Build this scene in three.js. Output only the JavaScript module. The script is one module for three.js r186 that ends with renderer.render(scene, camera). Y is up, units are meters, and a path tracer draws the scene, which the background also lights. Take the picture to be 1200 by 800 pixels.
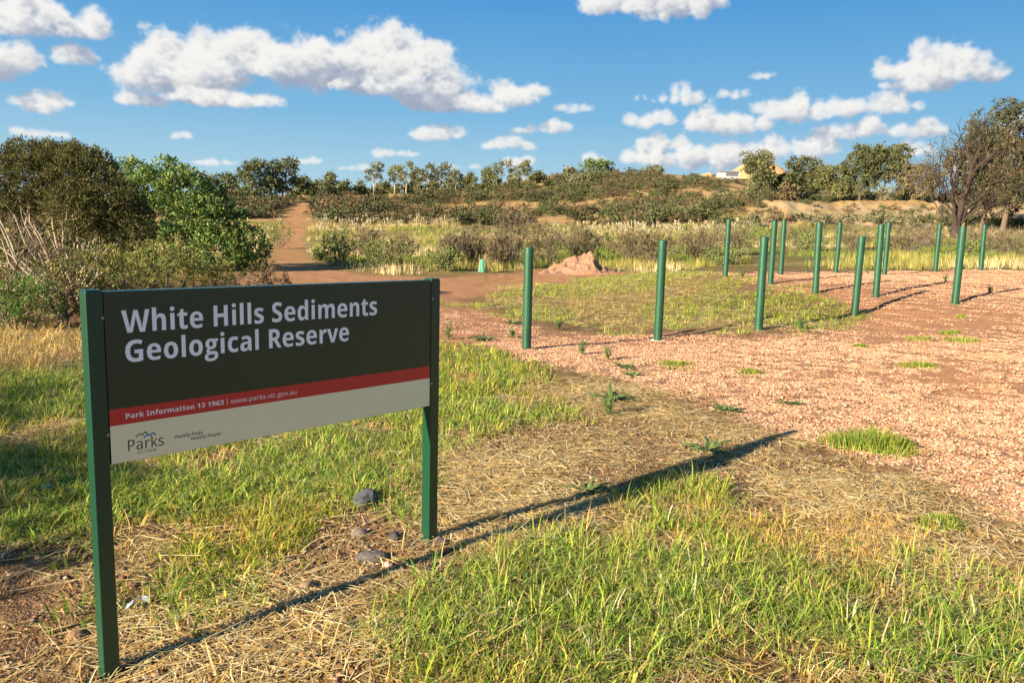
import * as THREE from 'three';
import { mergeGeometries } from 'three/addons/utils/BufferGeometryUtils.js';
import { RoundedBoxGeometry } from 'three/addons/geometries/RoundedBoxGeometry.js';

// ------------------------------------------------------------------ small tools
function rngOf(seed) { let s = seed >>> 0; return () => { s = (s + 0x6d2b79f5) | 0; let t = Math.imul(s ^ (s >>> 15), 1 | s); t = (t + Math.imul(t ^ (t >>> 7), 61 | t)) ^ t; return ((t ^ (t >>> 14)) >>> 0) / 4294967296; }; }
const R0 = rngOf(7);
const clamp = (x, a = 0, b = 1) => Math.min(b, Math.max(a, x));
const lerp = (a, b, t) => a + (b - a) * t;
const smooth = (a, b, x) => { const t = clamp((x - a) / (b - a)); return t * t * (3 - 2 * t); };
const rad = Math.PI / 180;
function hash(x, y, z) { let h = Math.imul(x, 374761393) + Math.imul(y, 668265263) + Math.imul(z, 2147483647 ^ 0x5bd1e995); h = Math.imul(h ^ (h >>> 13), 1274126177); h ^= h >>> 16; return (h >>> 0) / 4294967296; }
const NS = 64, NM = 63, ntab = new Float32Array(NS * NS * NS);
for (let i = 0; i < ntab.length; i++) ntab[i] = hash(i & 63, (i >> 6) & 63, i >> 12);
function noise3(x, y, z) {
  const xi = Math.floor(x), yi = Math.floor(y), zi = Math.floor(z);
  let u = x - xi, v = y - yi, w = z - zi; u = u * u * (3 - 2 * u); v = v * v * (3 - 2 * v); w = w * w * (3 - 2 * w);
  const x0 = xi & NM, x1 = (xi + 1) & NM, y0 = (yi & NM) << 6, y1 = ((yi + 1) & NM) << 6, z0 = (zi & NM) << 12, z1 = ((zi + 1) & NM) << 12;
  const a = ntab[x0 + y0 + z0], b = ntab[x1 + y0 + z0], c = ntab[x0 + y1 + z0], d = ntab[x1 + y1 + z0], e = ntab[x0 + y0 + z1], f = ntab[x1 + y0 + z1], g = ntab[x0 + y1 + z1], h = ntab[x1 + y1 + z1];
  const p = a + (b - a) * u, q = c + (d - c) * u, r = e + (f - e) * u, s = g + (h - g) * u, m = p + (q - p) * v, n = r + (s - r) * v;
  return m + (n - m) * w;
}
function fbm(x, y, z, oct = 4) { let a = 0.5, s = 0, t = 0; for (let i = 0; i < oct; i++) { s += a * noise3(x, y, z); t += a; a *= 0.5; x = x * 2.03 + 11.3; y = y * 2.03 + 5.7; z = z * 2.03 + 3.1; } return s / t; }
const lin = (c) => (c <= 0.04045 ? c / 12.92 : ((c + 0.055) / 1.055) ** 2.4);
const hex = (h) => [1, 3, 5].map((i) => lin(parseInt(h.slice(i, i + 2), 16) / 255));
const mix3 = (a, b, t) => [lerp(a[0], b[0], t), lerp(a[1], b[1], t), lerp(a[2], b[2], t)];
const V = (x, y, z) => new THREE.Vector3(x, y, z);

// ------------------------------------------------------------------ camera
const EYE = 1.637, FOCAL = 920, PITCH = 7.98 * rad, ROLL = 0.025;   // focal length in pixels of a 1200 x 800 picture
const scene = new THREE.Scene();
const camera = new THREE.PerspectiveCamera(2 * Math.atan(400 / FOCAL) / rad, 1.5, 0.05, 6000);
camera.position.set(0, EYE, 0);
camera.rotation.order = 'YXZ';
camera.rotation.set(-PITCH, 0, ROLL);
const renderer = new THREE.WebGLRenderer({ antialias: true });
renderer.setSize(1024, 682);
renderer.toneMapping = THREE.LinearToneMapping;
renderer.toneMappingExposure = 2.8;
renderer.shadowMap.enabled = true;
const EXPOSURE = renderer.toneMappingExposure;
// a picture point as a direction: x right, y up, f forward (f along -z)
function ray(px, py) {
  let u = px - 600, v = py - 400;
  const c = Math.cos(ROLL), s = Math.sin(ROLL);
  [u, v] = [u * c + v * s, -u * s + v * c];
  const y = -v / FOCAL, cp = Math.cos(PITCH), sp = Math.sin(PITCH);
  return { x: u / FOCAL, y: y * cp - sp, f: cp + y * sp };
}
const atDepth = (px, py, f) => { const r = ray(px, py), k = f / r.f; return { x: r.x * k, y: EYE + r.y * k, f }; };

// ------------------------------------------------------------------ sun
const SUN_AZ = 40 * rad, SUN_EL = 20 * rad;                            // light travels to the right and away
const travel = V(Math.cos(SUN_AZ) * Math.cos(SUN_EL), -Math.sin(SUN_EL), -Math.sin(SUN_AZ) * Math.cos(SUN_EL));
const sun = new THREE.DirectionalLight(new THREE.Color().setRGB(1, 0.87, 0.68), 5);
sun.position.copy(travel).multiplyScalar(-120).add(V(5, 0, -14));
sun.target.position.set(5, 0, -14);
sun.castShadow = true;
sun.shadow.radius = 1.4;
Object.assign(sun.shadow.camera, { left: -60, right: 60, top: 60, bottom: -60, near: 1, far: 300 });
sun.shadow.mapSize.set(4096, 4096);
scene.add(sun, sun.target);

// ------------------------------------------------------------------ sky: clear blue air with scattered fair-weather cumulus, the same all the way round
function makeSky() {
  const W = 4096, Hh = 2048, data = new Float32Array(W * Hh * 4);
  const stops = [[-90, '#8d7a5c'], [-0.01, '#8d7a5c'], [0, '#c2dce6'], [3, '#afd4e5'], [8, '#80bae1'], [16, '#4f9ad8'], [30, '#327bc1'], [60, '#2a69ac'], [90, '#2864a5']].map(([e, h]) => [e, hex(h)]);
  const air = (el) => { for (let i = 1; i < stops.length; i++) if (el <= stops[i][0]) return mix3(stops[i - 1][1], stops[i][1], (el - stops[i - 1][0]) / (stops[i][0] - stops[i - 1][0])); return stops[stops.length - 1][1]; };
  // clouds: soft ellipsoids in angle space (units of 1/920 radian), eroded by noise and lit from the sun's side
  const puffs = [], rnd = rngOf(99);
  const ang = (px, py) => { const r = ray(px, py); return [Math.atan2(r.x, r.f) * 920, Math.atan2(r.y, Math.hypot(r.x, r.f)) * 920]; };
  const puff = (px, py, rx, ry, up = 1, soft = 1) => { const [u, v] = ang(px, py); rx *= 0.92; ry *= 0.88; puffs.push({ u, v, ru: rx, rv: ry * up, rb: ry * 0.55, rw: Math.max(rx * 0.7, ry), soft, w: (rnd() - 0.5) * rx * 0.6 }); };
  const bank = (x0, y0, x1, y1, n, soft = 1) => {
    const w = x1 - x0, h = y1 - y0;
    for (let i = 0; i < n; i++) { const t = (i + 0.5) / n, k = (0.62 + 0.38 * Math.sin(Math.PI * t)) * (0.75 + 0.5 * rnd()); puff(x0 + w * t, y1 - h * 0.40 * (0.8 + 0.4 * rnd()), (w / n) * 0.9, h * 0.57 * k, 1, soft); }
  };
  // the large double cloud
  puff(182, 92, 40, 34); puff(200, 66, 32, 28); puff(245, 84, 58, 42); puff(290, 72, 42, 34); puff(330, 80, 46, 36); puff(165, 118, 26, 12); puff(250, 117, 60, 13);
  puff(372, 84, 44, 36); puff(412, 74, 38, 32); puff(455, 62, 44, 36); puff(490, 78, 44, 40); puff(520, 100, 36, 28); puff(440, 96, 70, 26); puff(500, 118, 48, 20);
  puff(556, 122, 40, 20); puff(598, 114, 36, 18); puff(628, 106, 22, 14); bank(488, 147, 546, 168, 3);
  bank(-60, -8, 60, 48, 5); bank(40, 8, 120, 48, 4); bank(-30, 45, 38, 94, 3); bank(64, 50, 112, 78, 3); bank(14, 103, 86, 132, 5, 0.8); bank(18, 150, 42, 162, 2, 0.7); bank(40, 152, 78, 163, 3, 0.7);
  bank(686, -26, 850, 27, 8); bank(736, 128, 790, 152, 4); bank(772, 98, 822, 126, 4); bank(806, 122, 900, 160, 6); bank(880, 106, 1000, 146, 7); bank(980, 112, 1082, 136, 6, 0.75);
  bank(732, 160, 840, 200, 7); bank(800, 165, 900, 202, 6); bank(880, 152, 975, 192, 6); bank(955, 138, 1058, 166, 6); bank(1030, 58, 1172, 106, 8); bank(1036, 92, 1078, 104, 3, 0.6);
  bank(568, 160, 622, 178, 4); bank(634, 142, 666, 158, 3); bank(602, 143, 626, 159, 2); bank(652, 118, 692, 135, 3, 0.75); bank(438, 172, 488, 186, 4, 0.8); bank(683, 177, 712, 196, 3, 0.8); bank(588, 180, 622, 200, 3, 0.75);
  bank(200, 152, 222, 164, 2, 0.75); bank(228, 184, 272, 196, 3, 0.6); bank(1064, 142, 1106, 164, 3, 0.8); bank(1056, 160, 1092, 188, 3, 0.8); bank(845, 96, 878, 119, 3, 0.6); bank(742, 106, 770, 123, 3, 0.6);
  bank(395, 190, 430, 202, 3, 0.6); bank(520, 188, 560, 200, 3, 0.6); bank(1110, 170, 1250, 215, 7, 0.8); bank(880, 80, 905, 94, 2, 0.5); bank(340, 183, 372, 196, 3, 0.5); bank(1180, 130, 1290, 165, 6);
  const PER = 920 * Math.PI / 2;                                        // the pattern comes round every quarter turn
  for (let i = 0; i < 26; i++) {                                        // scattered ones above and beside the frame
    const u = (rnd() - 0.5) * PER, hi = rnd() < 0.6, v = hi ? 370 + rnd() * 420 : 40 + rnd() * 280; if (!hi && Math.abs(u) < 560) continue;
    const n = 3 + Math.floor(rnd() * 5), w = 60 + rnd() * 120;
    for (let k = 0; k < n; k++) { const rx = w / n * (0.9 + 0.4 * rnd()); puffs.push({ u: u + (k / n - 0.5) * w, v: v + (rnd() - 0.5) * 14, ru: rx, rv: 14 + 22 * rnd(), rb: 10, rw: rx, soft: 1, w: 0 }); }
  }
  const L = [-Math.cos(SUN_AZ) * Math.cos(SUN_EL) * 0.9, 0.75, -Math.sin(SUN_AZ) * Math.cos(SUN_EL) * 0.55];   // towards the sun, seen from a cloud
  const ll = Math.hypot(...L); for (let i = 0; i < 3; i++) L[i] /= ll;
  let near = [];
  const dens = (u, v, w, oct) => {
    let e = -1;
    for (const p of near) {
      let du = u - p.u; du -= PER * Math.round(du / PER);
      const dv = v - p.v, dw = w - p.w, a = du / p.ru, b = dv / (dv < 0 ? p.rb : p.rv), c = dw / p.rw, q = (1 - Math.sqrt(a * a + b * b + c * c)) * (0.6 + 0.4 * p.soft) - (1 - p.soft) * 0.18;
      if (q > e) e = q;
    }
    if (e < -0.55) return 0;
    let n = 0, am = 0.5, tt = 0, fx = u * 0.05 + 31, fy = v * 0.066 + 7, fz = w * 0.05; for (let k = 0; k < oct; k++) { const q = noise3(fx, fy, fz); n += am * (k ? 1 - Math.abs(2 * q - 1) : q); tt += am; am *= 0.56; const gx = (fx * 0.72 + fy * 0.52 - fz * 0.46) * 2.1 + 3.3, gy = (-fx * 0.38 + fy * 0.84 + fz * 0.37) * 2.1 + 1.7, gz = (fx * 0.58 - fy * 0.09 + fz * 0.81) * 2.1 + 9.1; fx = gx; fy = gy; fz = gz; } n /= tt;
    return clamp((e * 1.25 + (n - 0.5) * 2.5 - 0.26) * 2.2);
  };
  const tile = W / 4, rowsMax = 900, strip = new Float32Array(tile * rowsMax * 2);
  const lists = new Map(), cell = 24;
  const nearOf = (u, v) => {
    const key = Math.round(u / cell) * 4096 + Math.round(v / cell);
    if (!lists.has(key)) { const uu = Math.round(u / cell) * cell, vv = Math.round(v / cell) * cell; lists.set(key, puffs.filter((p) => { let du = uu - p.u; du -= PER * Math.round(du / PER); return Math.abs(du) < p.ru * 1.6 + 52 && Math.abs(vv - p.v) < Math.max(p.rv, p.rb) * 1.6 + 52; })); }
    return lists.get(key);
  };
  const rowsCloud = Math.floor(0.86 * Hh / Math.PI);
  for (let j = 0; j < rowsCloud; j++) {
    const v = ((j + 0.5) / Hh) * Math.PI * 920;
    for (let i = 0; i < tile; i++) {
      const u = ((i + 0.5) / tile - 0.5) * PER;
      near = nearOf(u, v); if (!near.length) continue;
      let best = -9; for (const p of near) { let du = u - p.u; du -= PER * Math.round(du / PER); const dv = v - p.v, a = du / p.ru, b = dv / (dv < 0 ? p.rb : p.rv), q = 1 - Math.sqrt(a * a + b * b); if (q > best) best = q; }
      if (best < -0.6) continue;
      let T = 1, lit = 0, wt = 0; const wmax = 46, step = 4.6;
      for (let w = -wmax; w < wmax && T > 0.03; w += step) {
        const d = dens(u, v, w, 5); if (d <= 0.01) continue;
        const a = 1 - Math.exp(-d * step * 0.13);
        let od = 0; for (let k = 1; k <= 5; k++) { const s = k * k * 1.5; od += dens(u + L[0] * s, v + L[1] * s, w + L[2] * s, 3) * (k * 3); }
        lit += T * a * (0.55 * Math.exp(-od * 0.09) + 0.45 * Math.exp(-od * 0.022)); wt += T * a; T *= 1 - a;
      }
      const o = (j * tile + i) * 2; strip[o] = 1 - T; strip[o + 1] = wt > 0 ? lit / wt : 0;
    }
  }
  const bright = hex('#fbf8f2'), grey = hex('#97a3ba');
  for (let j = 0; j < Hh; j++) {
    const el = ((j + 0.5) / Hh - 0.5) * 180, base = air(el), cj = j - Hh / 2;
    for (let i = 0; i < W; i++) {
      let c = base;
      if (cj >= 0 && cj < rowsCloud) {
        // columns run from -x round through -z (ahead); the tile's middle lies straight ahead
        const k = (((i - W / 4 + tile / 2) % tile) + tile) % tile, o = (cj * tile + k) * 2, a = strip[o];
        if (a > 0) { const cl = mix3(grey, bright, smooth(0.08, 0.86, strip[o + 1])); c = mix3(base, cl, a * 0.97); }
      }
      const q = (j * W + i) * 4; data[q] = c[0] / EXPOSURE; data[q + 1] = c[1] / EXPOSURE; data[q + 2] = c[2] / EXPOSURE; data[q + 3] = 1;
    }
  }
  const t = new THREE.DataTexture(data, W, Hh, THREE.RGBAFormat, THREE.FloatType);
  t.mapping = THREE.EquirectangularReflectionMapping; t.magFilter = t.minFilter = THREE.LinearFilter; t.wrapS = THREE.RepeatWrapping; t.needsUpdate = true;
  return t;
}
const skyMap = makeSky();
scene.background = skyMap;
scene.environment = skyMap;
console.log('sky done');

// ------------------------------------------------------------------ terrain
// height control points: picture point and distance, or a place and its height
const BOLLARDS = [   // base and top in the picture, height in metres
  [617, 407.6, 619.8, 289.7, 1.22], [771, 399.8, 782.2, 281.6, 1.36], [850, 326, 854, 257, 1.3], [889, 387, 896, 277.5, 1.3], [903, 334.5, 909.6, 258.5, 1.3], [915, 323.7, 921.3, 257.9, 1.3], [955.5, 345.6, 963.4, 260.7, 1.3],
  [979.6, 322.5, 985.6, 260.4, 1.3], [1001.4, 372.5, 1010.6, 276.9, 1.3], [1026.5, 350.3, 1036.3, 263, 1.3], [1036.6, 324.7, 1043.9, 260.7, 1.3], [1096, 321.8, 1101.8, 262.6, 1.3], [1119, 360.5, 1127.5, 265.5, 1.3], [1149.3, 321.2, 1155.7, 263.2, 1.3],
].map(([a, b, c, d, h]) => { const r = ray(a, b), t = ray(c, d), f = h / (t.y / t.f - r.y / r.f); return { ...atDepth(a, b, f), h }; });
const CTRL = [];
const byPlace = (x, f, y) => CTRL.push([x, f, y]);
const byPic = (px, py, f) => { const p = atDepth(px, py, f); CTRL.push([p.x, f, p.y]); };
BOLLARDS.forEach((b) => byPlace(b.x, b.f, b.y));
[[-1.44, 2.62, 0], [-0.35, 3.76, 0.09], [0, 1.2, -0.04], [-3, 2, -0.02], [3, 2, 0], [1, 4.5, 0.1], [3, 4.6, 0.12], [1.2, 6.5, 0.16], [3.5, 7, 0.2], [6, 8, 0.3], [-2, 6, 0.14], [-5, 6, 0.12], [-5, 9, 0.16], [-7, 12, 0.2], [-2, 9, 0.17], [-2, 14, 0.2], [9, 10, 0.5], [4, 9, 0.27],
  [0, 15, 0.12], [2.5, 14, 0.12], [-9, 16, 0.25], [-5, 20, 0.22]].forEach((a) => byPlace(...a));
[[600, 330, 22], [430, 323, 23], [675, 321, 25], [760, 322, 22], [560, 316, 26], [330, 300, 37], [338, 276, 68], [345, 255, 95], [350, 240, 120], [352, 234, 132],
  [250, 300, 34], [120, 300, 32], [260, 262, 85], [150, 262, 80], [0, 262, 75], [280, 240, 125], [120, 235, 125], [-100, 235, 120],
  [500, 312, 27], [500, 290, 45], [480, 272, 66], [480, 262, 85], [700, 316, 28], [650, 292, 46], [620, 275, 66], [650, 262, 88], [800, 312, 27], [800, 292, 45], [800, 274, 66], [820, 258, 88],
  [950, 306, 28], [950, 292, 44], [950, 274, 66], [1100, 308, 28], [1100, 294, 44], [1100, 280, 60], [1250, 312, 28], [1250, 296, 44], [1250, 282, 62],
  [900, 265, 78], [1050, 268, 78], [1200, 272, 78], [900, 243, 90], [1050, 246, 90], [1200, 252, 90], [900, 240, 110], [1050, 243, 112], [1200, 250, 112], [900, 236, 140], [1050, 241, 140],
  [450, 245, 130], [600, 240, 140], [750, 238, 140], [820, 236, 140], [450, 228, 205], [560, 223, 210], [620, 213, 225], [700, 202, 235], [780, 205, 235], [840, 213, 235], [330, 234, 150], [250, 236, 150], [380, 231, 170],
  [900, 226, 235], [1000, 234, 235], [1150, 244, 235], [700, 210, 330], [500, 229, 330], [300, 240, 330], [100, 240, 330], [860, 211, 380], [960, 222, 380], [1100, 240, 380], [600, 228, 600], [200, 245, 600], [1000, 245, 600], [1200, 262, 600], [-100, 245, 600]].forEach((a) => byPic(...a));
const AZK = 1.7;
const toUV = (x, f) => { const d = Math.hypot(x, f); return [Math.atan2(x, f) * AZK, Math.log(Math.max(d, 0.7))]; };
const tps = (() => {
  const n = CTRL.length, N = n + 3, A = Array.from({ length: N }, () => new Float64Array(N + 1)), uv = CTRL.map(([x, f]) => toUV(x, f));
  const K = (r2) => (r2 < 1e-12 ? 0 : r2 * Math.log(r2));
  for (let i = 0; i < n; i++) {
    for (let j = 0; j < n; j++) A[i][j] = K((uv[i][0] - uv[j][0]) ** 2 + (uv[i][1] - uv[j][1]) ** 2);
    A[i][i] += 0.0006; A[i][n] = 1; A[i][n + 1] = uv[i][0]; A[i][n + 2] = uv[i][1]; A[i][N] = CTRL[i][2] / CTRL[i][1] ** 0.7;
    A[n][i] = 1; A[n + 1][i] = uv[i][0]; A[n + 2][i] = uv[i][1];
  }
  for (let c = 0; c < N; c++) {
    let p = c; for (let r = c + 1; r < N; r++) if (Math.abs(A[r][c]) > Math.abs(A[p][c])) p = r;
    [A[c], A[p]] = [A[p], A[c]];
    for (let r = 0; r < N; r++) if (r !== c && A[r][c]) { const k = A[r][c] / A[c][c]; for (let q = c; q <= N; q++) A[r][q] -= k * A[c][q]; }
  }
  const w = A.map((row, i) => row[N] / row[i]);
  return (x, f) => { const [u, v] = toUV(x, f); let s = w[n] + w[n + 1] * u + w[n + 2] * v; for (let i = 0; i < n; i++) { const a = u - uv[i][0], b = v - uv[i][1], r2 = a * a + b * b; if (r2 > 1e-12) s += w[i] * r2 * Math.log(r2); } return s * Math.hypot(x, f) ** 0.7; };
})();
function land(x, f) {                                                  // the lie of the land without roughness
  const d = Math.hypot(x, f), az = Math.abs(Math.atan2(x, f)), k = smooth(46 * rad, 75 * rad, az), far = smooth(600, 1000, d);
  let h = k < 1 ? tps(x, f) : 0;
  h = lerp(h, 0.02 * Math.min(d, 150), k);
  return lerp(h, 6, far);
}
function rough(x, f) {
  const d = Math.hypot(x, f), a = smooth(60, 140, d);
  const n = (fbm(x * 0.9, f * 0.9, 3.3, 3) - 0.5) * 0.07 + (noise3(x * 7, f * 7, 1.7) - 0.5) * 0.022 + (noise3(x * 21, f * 21, 8.7) - 0.5) * 0.012;
  const bank = x > 0.26 * f ? smooth(74, 79, f) * (1 - smooth(92, 97, f)) : 0;
  return n * (1 - a * 0.5) + bank * ((1 - Math.abs(2 * fbm(x * 0.22, f * 0.1, 71, 3) - 1)) * 0.5 - 0.4 + (1 - Math.abs(2 * noise3(x * 0.9 + f * 0.3, f * 0.4, 4) - 1)) * 0.45 - 0.2 + (fbm(x * 1.6, f * 1.2, 14, 3) - 0.5) * 0.8) + (fbm(x * 0.08, f * 0.08, 9.1, 3) - 0.5) * 2.2 * a;
}
// ground cover: polygons traced on the ground
function hit(px, py) {
  const r = ray(px, py), k = 1 / r.f; let a = 1, b = 1;
  for (; b < 900; b *= 1.02) { if (EYE + r.y * k * b < land(r.x * k * b, b)) break; a = b; }
  for (let i = 0; i < 24; i++) { const m = (a + b) / 2; if (EYE + r.y * k * m < land(r.x * k * m, m)) b = m; else a = m; }
  return [r.x * k * b, b];
}
const poly = (pts) => pts.map(([x, y]) => hit(x, y));
function inside(pg, x, f) { let c = false; for (let i = 0, j = pg.length - 1; i < pg.length; j = i++) { const [xi, yi] = pg[i], [xj, yj] = pg[j]; if ((yi > f) !== (yj > f) && x < ((xj - xi) * (f - yi)) / (yj - yi) + xi) c = !c; } return c; }
function edgeDist(pg, x, f) { let m = 1e9; for (let i = 0, j = pg.length - 1; i < pg.length; j = i++) { const [ax, ay] = pg[j], [bx, by] = pg[i], dx = bx - ax, dy = by - ay, t = clamp(((x - ax) * dx + (f - ay) * dy) / (dx * dx + dy * dy + 1e-9)); m = Math.min(m, Math.hypot(x - ax - dx * t, f - ay - dy * t)); } return m; }
function zoneOf(pts) {
  const pg = poly(pts), xs = pg.map((p) => p[0]), fs = pg.map((p) => p[1]), b = [Math.min(...xs), Math.max(...xs), Math.min(...fs), Math.max(...fs)];
  return (x, f) => { if (x < b[0] - 2 || x > b[1] + 2 || f < b[2] - 2 || f > b[3] + 2) return -9; const d = edgeDist(pg, x, f); return inside(pg, x, f) ? d : -d; };   // signed distance, positive inside
}
const zGravel = zoneOf([[1700, 800], [1300, 650], [1200, 612], [1140, 585], [1060, 552], [980, 535], [900, 508], [830, 478], [760, 458], [700, 444], [640, 428], [590, 412], [545, 398], [520, 388], [470, 372], [510, 362], [580, 368], [640, 384], [700, 392], [800, 390], [880, 393], [950, 387], [1005, 368], [960, 352], [900, 338], [850, 331], [830, 322], [900, 319], [1000, 318], [1200, 316], [1700, 330]]);
const zDip = zoneOf([[545, 352], [620, 336], [700, 326], [780, 319], [850, 322], [890, 333], [955, 350], [1000, 367], [945, 385], [880, 390], [800, 387], [700, 388], [640, 379], [580, 364]]);
const zTrack = zoneOf([[520, 405], [470, 400], [400, 352], [250, 352], [283, 330], [300, 311], [312, 297], [322, 284], [330, 269], [337, 250], [345, 234], [361, 234], [361, 250], [359, 270], [354, 288], [364, 303], [388, 314], [432, 323], [520, 325], [600, 319], [640, 315], [760, 318], [700, 326], [620, 336], [545, 352], [590, 368], [640, 386], [600, 412]]);
const zGreenNear = zoneOf([[400, 830], [420, 770], [500, 700], [590, 655], [680, 610], [760, 562], [830, 555], [900, 585], [960, 620], [1040, 650], [1110, 690], [1230, 690], [1300, 850]]);
const zGreenSign = zoneOf([[-60, 440], [60, 432], [300, 420], [520, 400], [600, 408], [650, 440], [668, 478], [610, 520], [540, 530], [500, 560], [470, 590], [400, 590], [330, 640], [250, 690], [150, 690], [130, 640], [-60, 650]]);
const zStrawA = zoneOf([[520, 520], [600, 497], [655, 436], [760, 452], [870, 488], [970, 524], [1090, 572], [1220, 622], [1220, 700], [1100, 690], [1000, 640], [900, 590], [820, 552], [740, 570], [640, 620], [560, 640], [510, 600]]);
const zStrawB = zoneOf([[130, 760], [240, 690], [420, 660], [520, 690], [420, 780], [300, 850], [120, 850]]);
const zGold = zoneOf([[820, 590], [900, 585], [1030, 610], [1090, 690], [960, 700], [850, 650]]);
const zBare = zoneOf([[900, 445], [1000, 425], [1100, 410], [1230, 425], [1230, 500], [1150, 480], [1040, 455]]);
const zDryLeft = zoneOf([[-300, 440], [-300, 370], [40, 385], [130, 395], [300, 380], [300, 425], [60, 440]]);
const sandPatch = (x, f) => { const n = fbm(x * 0.045 + 3, f * 0.045, 5.5, 4); return n; };
const C = { gravel: hex('#bb8d6a'), dirt: hex('#cc9468'), soil: hex('#866445'), soil2: hex('#9c7a54'), straw: hex('#a58a58'), green: hex('#6e6a30'), dry: hex('#a89458'), sand: hex('#d2ae74'), sand2: hex('#c0945a'), bank: hex('#cdb184'), scrub: hex('#86703f'), pale: hex('#9a8458') };
function cover(x, f) {                                                 // [surface, colour]
  const d = Math.hypot(x, f), e = (fbm(x * 1.3, f * 1.3, 2.2, 4) - 0.5), e2 = e * 1.0, n1 = fbm(x * 0.35, f * 0.35, 7.7, 4), n2 = noise3(x * 5, f * 5, 4.4);
  let c = mix3(C.soil, C.soil2, clamp(n1 * 1.6 - 0.3)), kind = 'ground';
  if (d < 26) {
    const g = smooth(-0.15, 0.35, zGravel(x, f) + e2 * 0.9), t = smooth(-0.5, 0.5, zTrack(x, f) + e2 * 0.8), dip = smooth(-0.4, 0.5, zDip(x, f) + e2 * 2.6);
    const gn = Math.max(smooth(-0.2, 0.25, zGreenNear(x, f) + e2 * 0.5), smooth(-0.2, 0.25, zGreenSign(x, f) + e2 * 0.6));
    const sw = Math.max(smooth(-0.3, 0.2, zStrawA(x, f) + e2 * 0.6), smooth(-0.3, 0.2, zStrawB(x, f) + e2 * 0.6), smooth(-0.5, 0.5, zDryLeft(x, f) + e2));
    c = mix3(c, C.straw, sw * 0.55 * (0.6 + 0.8 * n2)); c = mix3(c, C.green, gn * 0.35);
    c = mix3(c, mix3(C.dirt, C.sand2, clamp(n1 * 1.5 - 0.6)), t);
    c = mix3(c, mix3(C.gravel, C.dirt, Math.max(clamp(n1 * 2.4 - 1.0), smooth(-0.5, 0.6, zBare(x, f) + (n1 - 0.5) * 3))), g);
    c = mix3(c, mix3(C.dry, C.green, clamp(n1 * 2 - 0.5)), dip * 0.8);
    if (t > 0.5) kind = 'dirt_track'; if (g > 0.5 && dip < 0.5) kind = 'gravel_pad'; if (dip >= 0.5) kind = 'ground';
    if (d > 20) { const k = smooth(20, 26, d) * (1 - t) * (1 - g); c = mix3(c, mix3(C.dry, C.green, clamp(n1 * 2 - 0.6)), k); }
  } else {
    const t = smooth(-0.6, 0.6, zTrack(x, f) + e2 * 1.2), hill = smooth(70, 92, f), s = sandPatch(x, f);
    c = mix3(C.dry, C.green, clamp(n1 * 2 - 0.6));
    const hc = mix3(C.scrub, mix3(C.sand, C.sand2, n1), smooth(0.45, 0.53, s));
    c = mix3(c, hc, hill);
    if (x / f > 0.2 && f > 70 && f < 140) { const w = (fbm(x * 0.16, f * 0.3, 61, 4) - 0.5), bk = smooth(75, 78, f + w * 9) * (1 - smooth(89, 93, f + w * 10)) * smooth(0.27, 0.34, x / f + w * 0.16); c = mix3(c, mix3(C.bank, C.sand2, smooth(0.45, 0.75, fbm(x * 0.5, f * 0.5, 17, 3)) * 0.7), bk); }
    c = mix3(c, mix3(C.dirt, C.sand2, n1), t); if (t > 0.5) kind = 'dirt_track';
  }
  const v = 0.86 + 0.28 * n2; return [kind, [c[0] * v, c[1] * v, c[2] * v], 0];
}
function height(x, f) { return land(x, f) + rough(x, f); }
const isGravel = (x, f) => zGravel(x, f) > 0 && zDip(x, f) < 0;

function grainTexture(size, seed, contrast) {
  const d = new Uint8Array(size * size * 4), b = new Uint8Array(size * size * 4), T = 32;
  for (let y = 0; y < size; y++) for (let x = 0; x < size; x++) {
    const u = x / size, v = y / size;
    // tileable: the noise table repeats every 64 cells
    const n = 0.30 * noise3(u * 64, v * 64, seed) + 0.30 * noise3(u * 128, v * 128, seed + 5) + 0.28 * noise3(u * 320, v * 320, seed + 9) + 0.12 * hash(x, y, seed);
    const g = clamp(0.84 + (n - 0.5) * contrast), o = (y * size + x) * 4, w = (noise3(u * 64, v * 64, seed + 13) - 0.5) * 0.12;
    d[o] = 255 * clamp(g + w * 0.4); d[o + 1] = 255 * g; d[o + 2] = 255 * clamp(g - w * 0.5); d[o + 3] = 255;
    b[o] = b[o + 1] = b[o + 2] = 255 * clamp(n); b[o + 3] = 255;
  }
  return [d, b].map((q, i) => { const t = new THREE.DataTexture(q, size, size); t.magFilter = THREE.LinearFilter; t.minFilter = THREE.LinearMipmapLinearFilter; t.wrapS = t.wrapT = THREE.RepeatWrapping; if (!i) t.colorSpace = THREE.SRGBColorSpace; t.needsUpdate = true; return t; });
}
const [grainMap, grainBump] = grainTexture(1024, 3, 0.62);
const earth = new THREE.MeshStandardMaterial({ vertexColors: true, map: grainMap, bumpMap: grainBump, bumpScale: 0.02, roughness: 0.97, name: 'earth' });
earth.specularIntensity = 0.3;
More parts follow.
